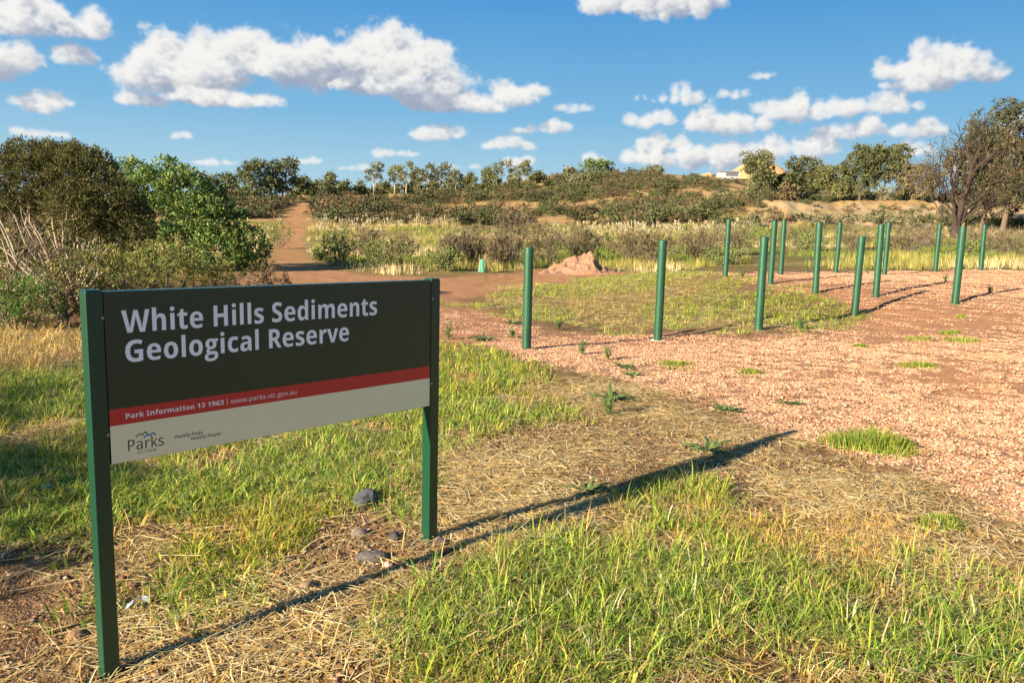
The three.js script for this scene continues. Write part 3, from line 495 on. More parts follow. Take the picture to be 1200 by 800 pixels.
// weeds that stand alone on the gravel
{
  const rosette = (seed, n, r, w, cols, rise) => { const R = rngOf(seed), b = new Build(); for (let k = 0; k < n; k++) { const a = R() * 6.28, t = rise * (0.3 + R()), al = V(Math.cos(a) * Math.cos(t), Math.sin(t), Math.sin(a) * Math.cos(t)), ac = V(-Math.sin(a), (R() - 0.5) * 0.5, Math.cos(a)).normalize(), L = r * (0.55 + 0.6 * R()), c = vary(pick(cols, R), R, 0.2, 0.06); b.leaf(V(Math.cos(a) * 0.01, 0.004, Math.sin(a) * 0.01), al, ac, L * 0.6, w, c); b.leaf(V(0, 0.004, 0).addScaledVector(al, L * 0.42), V(al.x, al.y - 0.35, al.z).normalize(), ac, L * 0.6, w * 0.9, c); } return b.geo(); };
  const cushion = (seed, n, rx, rz, h) => { const R = rngOf(seed), b = new Build(); for (let k = 0; k < n; k++) { const a = R() * 6.28, r = R() ** 0.72 * (0.6 + 0.75 * noise3(Math.cos(a) * 1.6 + seed, Math.sin(a) * 1.6, 3)), x = Math.cos(a) * r * rx, z = Math.sin(a) * r * rz; b.blade(V(x, -0.01, z), a + (R() - 0.5) * 2, h * Math.max(0.25, 1.15 - r * 0.75 - 0.3 * x / rx) * (0.5 + R()), 0.007, 0.9 * (0.3 + R()), vary(pick(R() < 0.1 ? DRYS : GREENS, R), R, 0.22, 0.05), 3, R()); } return b.geo(); };
  const sprig = (seed, n, h, cols) => { const R = rngOf(seed), b = new Build(); for (let s = 0; s < n; s++) { const a = R() * 6.28, t = R() * 0.6, d = V(Math.cos(a) * Math.sin(t), Math.cos(t), Math.sin(a) * Math.sin(t)), H = h * (0.5 + 0.6 * R()), c = vary(pick(cols, R), R, 0.2, 0.05); b.tube([V(0, -0.01, 0), d.clone().multiplyScalar(H * 0.6), d.clone().multiplyScalar(H)], [0.003, 0.002, 0.001], 4, c); for (let k = 0; k < 12; k++) { const q = onBall(R), u = 0.1 + 0.9 * R(); q.y = Math.abs(q.y); b.leaf(d.clone().multiplyScalar(H * u), q, V(-q.z, 0.1, q.x).normalize(), 0.05 * (0.6 + R()), 0.014, c); } } return b.geo(); };
  const wcols = ['#5d7a3c', '#6f8a46', '#4f6b38', '#7f9550'].map(hex);
  const list = [   // picture point of the foot, kind, size, label
    [850, 481, 'r', 0.17, 'flat grey-green rosette weed on the gravel nearer the sign shadow'], [925, 474, 'r', 0.14, 'small flat rosette weed on open gravel'], [830, 528, 'r', 0.2, 'leafy weed in the dark shadow of the sign'], [688, 573, 'r', 0.15, 'broad-leaved weed in straw at the shadow edge'],
    [715, 470, 'r', 0.24, 'dark spiky thistle at the gravel edge beside the green grass'], [713, 488, 's', 0.24, 'upright sprig in front of the dark thistle'],
    [682, 416, 's', 0.16, 'upright feathery weed in gravel between two bollards'], [713, 423, 's', 0.17, 'upright feathery weed in gravel between two bollards'],
    [730, 431, 'r', 0.16, 'low sprawling weed on gravel behind the dark thistle'], [742, 440, 'r', 0.15, 'low sprawling weed on gravel behind the dark thistle'],
    [797, 427, 'c', 0.36, 'long flat mat of short grass on gravel'], [883, 436, 'c', 0.2, 'small round mat of grass on the gravel'], [1083, 429, 'c', 0.33, 'round mat of grass on the gravel below a pair of smaller mats'], [1086, 398, 'c', 0.28, 'smaller mat of grass on the orange gravel'], [1135, 400, 'c', 0.34, 'smaller mat of grass on the orange gravel'], [1118, 391, 'c', 0.2, 'thin mat of grass on the orange gravel'],
    [1030, 524, 'C', 0.42, 'large bushy grass clump on the gravel edge'], [600, 379, 'r', 0.2, 'low weed at the edge of the hollow'], [655, 386, 's', 0.16, 'small weed at the edge of the hollow'], [565, 398, 'r', 0.22, 'sprawling weed on the track beside the sign grass'], [525, 397, 's', 0.26, 'upright weed on the track against the sign post'], [600, 396, 's', 0.12, 'small weed on the track by the first bollard'],
    [432, 345, 's', 0.2, 'small weed standing on the dirt track'], [938, 386, 's', 0.15, 'small weed by a bollard foot at the hollow rim'], [955, 350, 'c', 0.2, 'tuft of grass round the foot of a bollard'], [945, 318, 's', 0.45, 'green weed growing behind the ring of bollards'], [1018, 322, 's', 0.4, 'grey-green weed growing behind the ring of bollards'], [870, 326, 's', 0.3, 'short weed growing behind the ring of bollards'],
    [1110, 614, 'c', 0.2, 'short green tuft in the straw beside the gravel'], [1010, 405, 'c', 0.12, 'very small mat of grass on the gravel'], [1128, 372, 'c', 0.12, 'very small mat of grass by a bollard'], [1108, 332, 's', 0.2, 'small sprig among the farthest gravel'], [1160, 345, 's', 0.14, 'small sprig on open gravel'],
  ];
  const grp = new Map(); list.forEach((w) => grp.set(w[4], (grp.get(w[4]) ?? 0) + 1));
  list.forEach(([px, py, k, s, label], i) => {
    const [x, f] = hit(px, py), m = new THREE.Mesh(k === 'r' ? rosette(700 + i, 26, s, s * 0.2, wcols, 0.5) : k === 's' ? sprig(700 + i, 9, s, wcols) : cushion(700 + i, k === 'C' ? 1500 : 1000, s * 0.9, s * (k === 'C' ? 0.5 : 0.62), k === 'C' ? 0.13 : 0.05), M.grass);
    m.name = numbered(k === 'r' ? 'rosette_weed' : k === 's' ? 'sprig_weed' : 'grass_clump'); m.position.set(x, height(x, f), -f); m.castShadow = m.receiveShadow = true; tag(m, label, k === 'r' || k === 's' ? 'weed' : 'grass clump', grp.get(label) > 1 ? label : undefined); scene.add(m);
  });
}
// stones and scraps by the sign
{
  const rock = (seed, r, sx, sy, sz, c) => { const R = rngOf(seed), g = new THREE.IcosahedronGeometry(1, 3), p = g.attributes.position, col = []; for (let i = 0; i < p.count; i++) { const x = p.getX(i), y = p.getY(i), z = p.getZ(i), n = 0.72 + 0.55 * fbm(x * 1.6 + seed, y * 1.6, z * 1.6, 3) - 0.12 * Math.abs(noise3(x * 4, y * 4, z * 4 + seed) - 0.5); p.setXYZ(i, x * n * sx * r, y * n * sy * r, z * n * sz * r); const v = 0.7 + 0.6 * noise3(x * 5 + seed, y * 5, z * 5); col.push(c[0] * v, c[1] * v, c[2] * v); } g.setAttribute('color', new THREE.Float32BufferAttribute(col, 3)); g.computeVertexNormals(); return g; };
  const R = rngOf(3);
  for (const [px, py, r, sx, sy, sz, c, label] of [[429, 591, 0.075, 1.15, 0.8, 0.9, '#46484c', 'dark grey rock lying in the grass behind the sign post'], [436, 655, 0.05, 1.5, 0.6, 0.8, '#5a544e', 'flat dark stone on bare earth by the sign post'], [421, 630, 0.035, 1.2, 0.8, 1, '#6a5c50', 'small brown stone on bare earth by the sign post'], [462, 633, 0.028, 1, 0.9, 1.2, '#3e3a38', 'small dark stone on bare earth by the sign post'], [455, 664, 0.018, 1, 0.9, 1.1, '#d59c94', 'small pink pebble on bare earth by the sign post'], [517, 637, 0.03, 1.4, 0.7, 1, '#4a3f36', 'dark clod against the foot of the sign post'], [88, 748, 0.035, 1, 0.7, 1, '#8f6a4a', 'brown clod on bare earth before the grass'], [360, 690, 0.03, 1.2, 0.8, 1, '#8a6f50', 'tan clod at the edge of the sign shadow']]) {
    const [x, f] = hit(px, py), m = new THREE.Mesh(rock(px, r, sx, sy, sz, hex(c)), new THREE.MeshStandardMaterial({ vertexColors: true, roughness: 0.85, flatShading: true, name: 'rock' })); m.name = numbered('rock'); m.position.set(x, height(x, f) + r * sy * 0.35, -f); m.rotation.y = R() * 6; m.castShadow = m.receiveShadow = true; tag(m, label, 'stone'); scene.add(m);
  }
  for (const [px, py, s, c, label] of [[170, 707, 0.03, '#cdd3dc', 'scrap of pale foil on bare earth by the tall post'], [152, 715, 0.02, '#d8dadb', 'small white paper scrap on bare earth'], [52, 577, 0.05, '#c3ccd6', 'crumpled pale plastic scrap in shaded grass']]) {
    const g = new THREE.PlaneGeometry(s * 2, s, 8, 5), p = g.attributes.position; g.rotateX(-Math.PI / 2); for (let i = 0; i < p.count; i++) p.setY(i, p.getY(i) + 0.012 + (noise3(p.getX(i) * 70, p.getZ(i) * 70, px) - 0.3) * 0.03); g.computeVertexNormals();
    const [x, f] = hit(px, py), m = new THREE.Mesh(g, new THREE.MeshStandardMaterial({ color: new THREE.Color().setRGB(...hex(c)), roughness: 0.4, side: THREE.DoubleSide, name: 'scrap' })); m.name = numbered('litter_scrap'); m.position.set(x, height(x, f), -f); m.rotation.y = px; m.castShadow = m.receiveShadow = true; tag(m, label, 'litter'); scene.add(m);
  }
}
console.log('weeds done');

// ------------------------------------------------------------------ shrubs and trees
// leaves through a clump: more towards its outside, gathered in sprays
function clump(b, R, c, rx, ry, rz, n, L, W, cols, droop = 0, sprays = 0, hollow = 0.45) {
  const ns = sprays || Math.max(4, Math.round(n / 14));
  for (let s = 0; s < ns; s++) {
    const d = onBall(R), q = lerp(hollow, 1, R() ** 0.6) * (0.86 + 0.28 * noise3(d.x * 2 + c.x * 3, d.y * 2 + c.y * 3, d.z * 2 + c.z)), o = V(c.x + d.x * rx * q, c.y + d.y * ry * q, c.z + d.z * rz * q), out = V(d.x / rx, d.y / ry + 0.25 / ry, d.z / rz).normalize(), per = Math.round(n / ns), col = vary(pick(cols, R), R, 0.28, 0.08), sp = L * 1.5;
    for (let k = 0; k < per; k++) { const a = V(0, 0, 0).addVectors(out, onBall(R).multiplyScalar(0.9)); a.y -= droop; a.normalize(); const ac = V(0, 0, 0).crossVectors(a, onBall(R)).normalize(); b.leaf(o.clone().add(onBall(R).multiplyScalar(sp * R())), a, ac, L * (0.7 + 0.6 * R()), W * (0.7 + 0.6 * R()), vary(col, R, 0.16, 0.05)); }
  }
}
function limb(b, R, from, to, r0, r1, c, sides = 6, wob = 0.1) {
  const pts = [], rs = [], n = 5, len = from.distanceTo(to), k = V(0, 0, 0).add(onBall(R)).multiplyScalar(len * wob);
  for (let i = 0; i <= n; i++) { const t = i / n; pts.push(from.clone().lerp(to, t).addScaledVector(k, Math.sin(Math.PI * t)).add(i && i < n ? onBall(R).multiplyScalar(len * wob * 0.25) : V(0, 0, 0))); rs.push(lerp(r0, r1, t)); }
  b.tube(pts, rs, sides, c); return pts;
}
const OLIVE = ['#565a33', '#626639', '#4b522e', '#6e6e40', '#5c5e36'].map(hex), GREY = ['#72704e', '#7d7856', '#666649'].map(hex);

// a near shrub: clumps given as picture point, distance and radii in picture units
function nearShrub(name, label, category, foot, clumps, leaf, cols, barkCol, stems, mat = M.leaf) {
  const [fx, ff] = foot, g = thing(name, label, category, fx, ff), base = g.position, R = rngOf(Math.round(fx * 100) + name.length * 7), b = new Build(), t = new Build();
  const cs = clumps.map(([px, py, z, rx, ry, n]) => { const p = atDepth(px, py, z), k = z / FOCAL; return { c: V(p.x - base.x, p.y - base.y, -z - base.z), rx: rx * k, ry: ry * k, n }; });
  for (const { c, rx, ry, n } of cs) clump(b, R, c, rx, ry, rx * 0.9, n, leaf[0], leaf[1], cols, leaf[2] ?? 0);
  const bc = hex(barkCol);
  for (const { c, rx, ry } of cs) for (let k = 0; k < stems; k++) { const end = c.clone().add(onBall(R).multiply(V(rx * 0.6, ry * 0.5, rx * 0.6))), st = V((R() - 0.5) * 0.25, -0.1, (R() - 0.5) * 0.25), pts = limb(t, R, st, end, 0.022 + R() * 0.012, 0.005, vary(bc, R, 0.2), 5, 0.12); for (let q = 0; q < 3; q++) { const o = pts[2 + q], e = o.clone().add(onBall(R).multiplyScalar(0.35)); e.y += 0.18; limb(t, R, o, e, 0.007, 0.002, vary(bc, R, 0.25), 4, 0.15); } }
  part('foliage', b.geo(), mat, g); part('stems', t.geo(), M.bark, g); return g;
}
{
  const dark = ['#5a5c2e', '#686434', '#4d522b', '#746c40', '#5f5e34'].map(hex);
  nearShrub('tea_tree_shrub', 'large dark olive shrub with grey bare stems behind the sign', 'shrub', [-7.8, 13.8], [[-40, 205, 13.90, 60, 42, 5967], [15, 208, 13.79, 52, 38, 7344], [62, 205, 13.79, 48, 36, 7344], [100, 212, 13.67, 44, 38, 7344], [130, 238, 13.56, 38, 34, 6426], [90, 245, 13.33, 40, 32, 5049], [150, 262, 13.56, 30, 32, 5508], [40, 182, 14.01, 40, 18, 3672], [85, 186, 13.90, 34, 16, 3213], [-20, 240, 14.24, 50, 36, 3442], [60, 250, 14.58, 60, 40, 3442], [10, 275, 14.80, 50, 40, 3510], [70, 300, 14.69, 50, 36, 3240], [115, 285, 14.24, 45, 36, 4131], [40, 325, 14.6, 60, 40, 3200], [-30, 310, 14.6, 60, 60, 3000], [110, 325, 14.6, 50, 40, 2600], [150, 315, 14.6, 40, 36, 2200]], [0.062, 0.02, -0.2], dark, '#a09078', 3);
  // bare grey stems that fan out under its left side
  const g = thing('bare_shrub', 'leafless grey branching shrub under the dark olive shrub', 'shrub', ...atFoot(2, 366, 10.9)), R = rngOf(77), t = new Build(), bc = hex('#6e6051');
  const rec = (p, d, L, r, n) => { const e = p.clone().addScaledVector(d, L), pts = limb(t, R, p, e, r, r * 0.66, vary(bc, R, 0.15), 5, 0.09); if (n > 0) for (let k = 0; k < (n > 2 ? 3 : 2 + (R() < 0.6)); k++) { const nd = d.clone().addScaledVector(onBall(R), 0.55); nd.y += 0.12; nd.normalize(); rec(pts[k === 0 ? 5 : 3 + Math.floor(R() * 3)], nd, L * (0.62 + 0.2 * R()), r * 0.62, n - 1); } };
  for (const [a, l] of [[V(0.15, 1, 0.05), 0.62], [V(0.75, 0.9, 0.1), 0.66], [V(-0.35, 1, 0.1), 0.6], [V(1.1, 0.75, -0.1), 0.6], [V(0.4, 1, -0.2), 0.55]]) rec(V((R() - 0.5) * 0.1, -0.05, (R() - 0.5) * 0.1), a.clone().normalize(), l, 0.017, 4);
  part('branches', t.geo(), M.bark, g);
  const bright = ['#728a3c', '#5f7a34', '#8a9c4a', '#4c6a2e', '#6f843e', '#415c2a', '#7d7f3c'].map(hex);
  nearShrub('broad_leaf_bush', 'bright green broad-leaved bush behind the dark shrub', 'bush', [-10.3, 24.2], [[170, 222, 24.56, 30, 26, 1984], [195, 206, 24.56, 30, 22, 2268], [215, 226, 24.09, 34, 28, 2929], [180, 250, 24.24, 34, 26, 1984], [235, 255, 23.78, 34, 30, 3024], [262, 262, 23.94, 28, 26, 2268], [205, 285, 23.63, 38, 28, 2646], [255, 295, 23.32, 36, 28, 2929], [288, 290, 23.78, 26, 28, 2173], [285, 315, 23.78, 26, 22, 1795], [230, 318, 23.32, 40, 20, 1984], [150, 200, 25.50, 22, 14, 945], [245, 232, 24.87, 22, 22, 1417]], [0.105, 0.058, 0.15], bright, '#6a5a44', 2, M.gloss);
  const low = ['#74793c', '#868644', '#667038', '#948e4e'].map(hex), yel = ['#99924a', '#a89c50', '#827f40'].map(hex), br = ['#7d6a4c', '#8a7552', '#6b5c40'].map(hex);
  const lowShrub = (label, px, py, z, w, h, cols, n, leaf) => nearShrub('low_shrub', label, 'shrub', [atDepth(px, py, z).x, z], [[px - w * 0.25, py - h * 0.5, z, w * 0.35, h * 0.48, n * 0.35], [px + w * 0.25, py - h * 0.45, z + 0.1, w * 0.35, h * 0.45, n * 0.35], [px, py - h * 0.6, z - 0.1, w * 0.36, h * 0.48, n * 0.3]], leaf ?? [0.06, 0.02, -0.3], cols, '#6f6250', 2);
  lowShrub('sprawling green shrub at the foot of the dark shrub', 120, 360, 11.2, 110, 72, low, 3400); lowShrub('rounded olive shrub between dark shrub and bright bush', 190, 345, 12.6, 80, 64, low, 2600); lowShrub('yellow-green low shrub before the bright bush', 242, 345, 13.2, 70, 40, yel, 2400); lowShrub('brown twiggy low shrub beside the dirt track', 312, 346, 14.2, 44, 38, br, 1200); lowShrub('leafy green low plant under the bare grey stems', 18, 385, 10.2, 90, 60, ['#5f7a34', '#6f8a3c', '#4f6a30'].map(hex), 2200, [0.07, 0.016, -0.4]); lowShrub('brown shrub low behind the tall sign post', 70, 372, 10.8, 70, 66, low.concat(br), 1800);
  lowShrub('small dry shrub hidden low behind the sign board', 165, 372, 11.4, 60, 40, br, 1000);
  // shrubs just left of the picture, whose shade lies on the grass by the sign
  const sh = thing('tea_tree_shrub', 'dark olive shrub in the open beside the sign, shading the grass', 'shrub', -5.9, 1.8), b = new Build(), t2 = new Build(), R2 = rngOf(31);
  for (const [x, y, z, rx, ry, n] of [[0, 1.15, 0, 0.8, 0.6, 2800], [0.8, 0.95, 0.6, 0.6, 0.4, 1800], [-0.6, 1.2, -0.6, 0.7, 0.55, 2000], [-0.2, 0.7, 1.1, 0.6, 0.4, 1500], [0.7, 0.8, -0.9, 0.6, 0.4, 1500], [-1.3, 1.5, 0.2, 0.7, 0.6, 1500], [0.5, 0.45, 1.7, 0.4, 0.3, 900], [-1.4, 1.1, -1.6, 0.8, 0.6, 2000], [-0.6, 0.9, -2.4, 0.7, 0.5, 1800], [-1.8, 1.4, -2.9, 0.8, 0.7, 2000]]) { clump(b, R2, V(x, y, z), rx, ry, rx, n, 0.07, 0.026, dark, -0.2); for (let k = 0; k < 3; k++) limb(t2, R2, V((R2() - 0.5) * 0.2, -0.1, (R2() - 0.5) * 0.2), V(x, y, z).add(onBall(R2).multiplyScalar(0.3)), 0.025, 0.006, hex('#8d7d6a'), 5, 0.1); }
  part('foliage', b.geo(), M.leaf, sh); part('stems', t2.geo(), M.bark, sh);
}
function atFoot(px, py, z) { const p = atDepth(px, py, z); return [p.x, z]; }
console.log('near shrubs done');

// gum trees: a forked trunk that carries separate leaf clumps
function gum(name, label, px, py, z, hp, wp, o = {}, group) {
  const [x, f] = atFoot(px, py, z), k = z / FOCAL, pb = atDepth(px, py, z), gy = height(x, f), g = thing(name, label, 'tree', x, f, gy - 0.1, group), R = rngOf(Math.round(px * 13 + py * 7 + hp)), b = new Build(), t = new Build();
  const H = pb.y - gy + hp * k + 0.1, w = wp * k / 2, bc = hex(o.bark ?? '#8a7a66'), fork = H * (o.fork ?? 0.38), lean = (o.lean ?? (R() - 0.5) * 0.15) * H, n = o.clumps ?? 8, cols = o.cols ?? OLIVE, L = (o.leaf ?? 2.6) * k, N = (o.leaves ?? 1500) * 1.3;
  const r0 = H * (o.girth ?? 0.022), fp = V(lean * 0.5, fork, 0); limb(t, R, V(0, -0.3, 0), fp, r0, r0 * 0.75, bc, 7, 0.03);
  for (let i = 0; i < n; i++) {
    const a = (i / n) * 6.28 + R(), hh = lerp(o.low ?? 0.5, 0.93, ((i * 0.618 + 0.2) % 1)), prof = Math.sqrt(Math.max(0.06, 1 - Math.pow((hh - 0.62) / 0.5, 2))), rr = w * prof * (0.3 + 0.5 * R()), cr = w * (o.puff ?? 0.5) * (0.7 + 0.5 * R()), c = V(lean * hh + Math.cos(a) * rr, H * hh, Math.sin(a) * rr);
    const top = Math.min(cr * (o.flat ?? 0.7), Math.max(0.1, (H - c.y)));
    clump(b, R, c, cr, Math.max(top, cr * 0.3), cr, N / n, L, L * 0.5, cols, 0.3, 0, 0.3);
    const pts = limb(t, R, fp.clone().lerp(V(0, fork * 0.7, 0), R() * 0.5), c, r0 * 0.45, r0 * 0.12, vary(bc, R, 0.12), 5, 0.12);
    for (let q = 0; q < 2; q++) limb(t, R, pts[3], c.clone().add(onBall(R).multiplyScalar(cr * 0.7)), r0 * 0.16, r0 * 0.05, bc, 4, 0.1);
  }
  part('crown', b.geo(), M.far, g); part('trunk', t.geo(), M.bark, g); return g;
}
{
  const pale = { bark: '#b0a288', clumps: 8, fork: 0.42, low: 0.48, puff: 0.32, flat: 0.7, leaves: 760, leaf: 2.1, girth: 0.016, cols: ['#5f6238', '#6b6c40', '#545831', '#74734a'].map(hex) }, sky = 'gum trees along the skyline', ridge = (px, py, h, w, o = {}) => gum('gum_tree', 'pale-trunked open gum tree on the ridge above the scrub', px, py + (px * 7 % 5) - 2, 185 + (px * 13 % 34), h * 1.06, w, { ...pale, ...o }, sky);
  for (const [px, py, h, w] of [[437, 228, 38, 26], [462, 227, 34, 20], [476, 227, 36, 26], [500, 226, 31, 24], [516, 226, 33, 26], [534, 226, 26, 20], [570, 224, 24, 22], [588, 223, 32, 34], [615, 218, 27, 18], [551, 225, 21, 16], [490, 226, 24, 18]]) ridge(px, py, h, w);
  const bushy = (px, py, z, h, w) => gum('small_tree', 'small dark bushy tree in the line along the ridge', px, py, z, h, w, { fork: 0.2, low: 0.25, puff: 0.5, leaves: 900, clumps: 9, cols: pick([OLIVE, GREY, ['#5f6038', '#6c6a42'].map(hex)], R0) }, 'small dark trees along the ridge');
  for (const [px, py, h, w] of [[372, 231, 18, 20], [404, 229, 17, 16], [450, 228, 15, 18], [485, 227, 13, 20], [526, 226, 14, 20], [545, 225, 15, 18], [602, 221, 17, 20], [630, 215, 12, 22], [668, 206, 9, 18], [508, 226, 12, 18], [578, 223, 16, 22]]) bushy(px, py, 208 + (px % 7), h, w);
  gum('conifer_tree', 'dark narrow pointed tree on the ridge beside the track', 386, 230, 190, 27, 15, { fork: 0.15, low: 0.2, puff: 0.55, flat: 1.2, clumps: 8, leaves: 1100, lean: 0 });
  gum('conifer_tree', 'small dark pointed tree on the ridge among gum trees', 424, 229, 200, 17, 10, { fork: 0.15, low: 0.2, puff: 0.55, flat: 1.2, clumps: 6, leaves: 600, lean: 0 });
  const big = { leaves: 3600, clumps: 12, fork: 0.3, low: 0.3, puff: 0.42, bark: '#9a8a74' };
  gum('gum_tree', 'spreading gum tree with a flat side limb left of the track top', 304, 246, 122, 58, 44, { ...big, lean: -0.12 }); gum('gum_tree', 'full rounded gum tree left of the track top', 330, 246, 124, 58, 40, big); gum('gum_tree', 'lower gum tree against the top of the track', 353, 240, 132, 32, 26, { ...big, leaves: 1800, clumps: 8 }); gum('gum_tree', 'broad dark gum tree behind the bright green bush', 262, 246, 128, 40, 50, { ...big, leaves: 2400 }); gum('gum_tree', 'low dark gum tree beyond the track top', 364, 234, 150, 22, 18, { ...big, leaves: 900, clumps: 6 });
  gum('gum_tree', 'small rounded gum tree behind the flat side limb', 284, 246, 126, 26, 26, { ...big, leaves: 1200, clumps: 7 });
  gum('small_tree', 'round green tree on the hilltop against the sky', 699, 206, 226, 17, 46, { fork: 0.15, low: 0.3, puff: 0.5, leaves: 1300, cols: ['#5b6a36', '#66733c', '#4c5c30'].map(hex), clumps: 9 });
  gum('small_tree', 'low dark tree on the hilltop beside the round green one', 765, 206, 228, 10, 24, { fork: 0.15, low: 0.3, puff: 0.6, leaves: 600, clumps: 6 });
  // the trees on the bank at right
  const bank = { leaves: 4200, clumps: 14, fork: 0.28, low: 0.26, puff: 0.4, flat: 0.85, leaf: 2.8, bark: '#5f5040', cols: ['#4c502e', '#575a34', '#434a2a', '#605f3a'].map(hex) };
  gum('bank_tree', 'slender dark tree before the far sand heap', 888, 247, 96, 68, 40, { ...bank, fork: 0.4, low: 0.36, cols: GREY.concat(OLIVE) }); gum('bank_tree', 'short round tree with a bare trunk on the bank', 919, 246, 97, 40, 44, { ...bank, fork: 0.45, low: 0.55, leaves: 2600, clumps: 9 }); gum('bank_tree', 'broad leaning tree behind the short round one', 944, 240, 125, 54, 46, bank); gum('bank_tree', 'drooping olive tree with a pale trunk on the bank', 978, 245, 99, 50, 44, { ...bank, bark: '#b5a48a', cols: ['#646437', '#707040', '#575a32'].map(hex) }); gum('bank_tree', 'tall dense dark tree on the bank', 1006, 248, 97, 76, 48, { ...bank, leaves: 5200, clumps: 16 }); gum('bank_tree', 'tall spreading tree with a leaning trunk on the bank', 1030, 250, 96, 78, 54, { ...bank, fork: 0.42, low: 0.46, leaves: 4800, lean: 0.16 }); gum('bank_tree', 'brownish sparse tree beside the bare tree', 1068, 250, 94, 54, 52, { ...bank, cols: ['#6e5f40', '#7a6a48', '#5f5a3a'].map(hex), leaves: 2800 });
  gum('bank_tree', 'thin upright tree half behind the drooping olive one', 912, 242, 135, 36, 18, { ...bank, leaves: 1200, clumps: 6 });
  gum('large_tree', 'large rust-brown tree behind the bare tree', 1148, 268, 72, 122, 104, { leaves: 12000, clumps: 26, fork: 0.25, low: 0.28, puff: 0.34, flat: 0.9, leaf: 3, bark: '#5c4a3a', cols: ['#4e4430', '#584c34', '#46422a', '#3f3e28'].map(hex), lean: 0.1 }); gum('large_tree', 'tallest dark gum tree at the right edge of the bank', 1174, 272, 70, 150, 128, { leaves: 12000, clumps: 24, fork: 0.3, low: 0.3, puff: 0.34, flat: 0.8, leaf: 3, bark: '#6a5846', cols: ['#474a2c', '#504f32', '#3e4228', '#54492f'].map(hex), lean: 0.05 });
  // the bare tree
  const [x, f] = atFoot(1118, 284, 58), g = thing('bare_tree', 'nearly leafless brown tree with many fine branches before the bank', 'tree', x, f, height(x, f) - 0.1), R = rngOf(5), t = new Build(), tw = new Build(), lv = new Build(), bc = hex('#40342a');
  const rec = (p, d, L, r, n, B = t) => { const e = p.clone().addScaledVector(d, L), pts = limb(n > 2 ? t : tw, R, p, e, r, r * 0.68, vary(bc, R, 0.15), n > 3 ? 7 : n > 1 ? 5 : 3, 0.08); if (n > 0) for (let k = 0; k < (n > 3 ? 3 : 3); k++) { const nd = d.clone().addScaledVector(onBall(R), n > 3 ? 0.5 : 0.62); nd.y += 0.1; nd.normalize(); rec(pts[k === 0 ? 5 : 2 + Math.floor(R() * 4)], nd, L * (0.62 + 0.22 * R()), r * 0.54, n - 1); } if (n < 2 && p.y < 6.5 && R() < 0.3) clump(lv, R, e, 0.3, 0.26, 0.3, 9, 0.17, 0.07, ['#5f5234', '#6b5a3a', '#55502f'].map(hex), 0.1, 2, 0.2); };
  for (const [a, l, r] of [[V(0.08, 1, 0), 3.3, 0.36], [V(-0.2, 1, 0.1), 3.1, 0.15], [V(0.28, 1, 0.1), 2.9, 0.16], [V(-0.5, 1, 0), 2.3, 0.08], [V(0.5, 1, -0.2), 2.4, 0.09]]) rec(V((R() - 0.5) * 0.35, -0.2, (R() - 0.5) * 0.2), a.clone().normalize(), l * 0.9, r, 5);
  part('trunk', t.geo(), M.bark, g); part('twigs', tw.geo(), M.bark, g); part('leaves', lv.geo(), M.far, g);
}
console.log('trees done');

// scrub on the hill
for (let k = 0, Q = rngOf(18); k < 34; k++) { const px = 352 + k * 10.2 + Q() * 8; gum('ridge_shrub', 'low dark shrub between the trees along the ridge', px, (px < 600 ? 228 : 228 - (px - 600) * 0.2) + Q() * 2, 186 + Q() * 26, 4 + Q() * 8, 14 + Q() * 14, { fork: 0.12, low: 0.2, puff: 0.6, leaves: 420, clumps: 5, flat: 0.8, cols: pick([OLIVE, GREY, OLIVE], Q) }, 'low shrubs along the ridge'); }
const bankShrub = (px, py, z, h, w, cols) => gum('bank_shrub', 'brushy olive shrub under the trees on the sand bank', px, py, z, h, w, { fork: 0.12, low: 0.2, puff: 0.62, leaves: 900, clumps: 6, flat: 0.8, cols }, 'brushy shrubs along the top of the sand bank');
for (let k = 0, Q = rngOf(8); k < 30; k++) bankShrub(848 + k * 12.2 + Q() * 8, 247 + k * 0.25, 97 + Q() * 22, 16 + Q() * 16, 22 + Q() * 18, pick([OLIVE, GREY, ['#6a5c40', '#75664a', '#5c553a'].map(hex)], Q));
for (let k = 0, Q = rngOf(28); k < 30; k++) { const px = 842 + k * 12.6 + Q() * 9; gum('bank_foot_shrub', 'low brown-green shrub against the foot of the sand bank', px, 266 + (px - 842) * 0.012 - Q() * 8, 73 + Q() * 8, 5 + Q() * 9, 18 + Q() * 22, { fork: 0.12, low: 0.2, puff: 0.6, leaves: 520, clumps: 5, flat: 0.7, cols: pick([OLIVE, GREY, ['#7a6a4a', '#867654', '#6a6040'].map(hex)], Q) }, 'low shrubs along the foot of the sand bank'); }
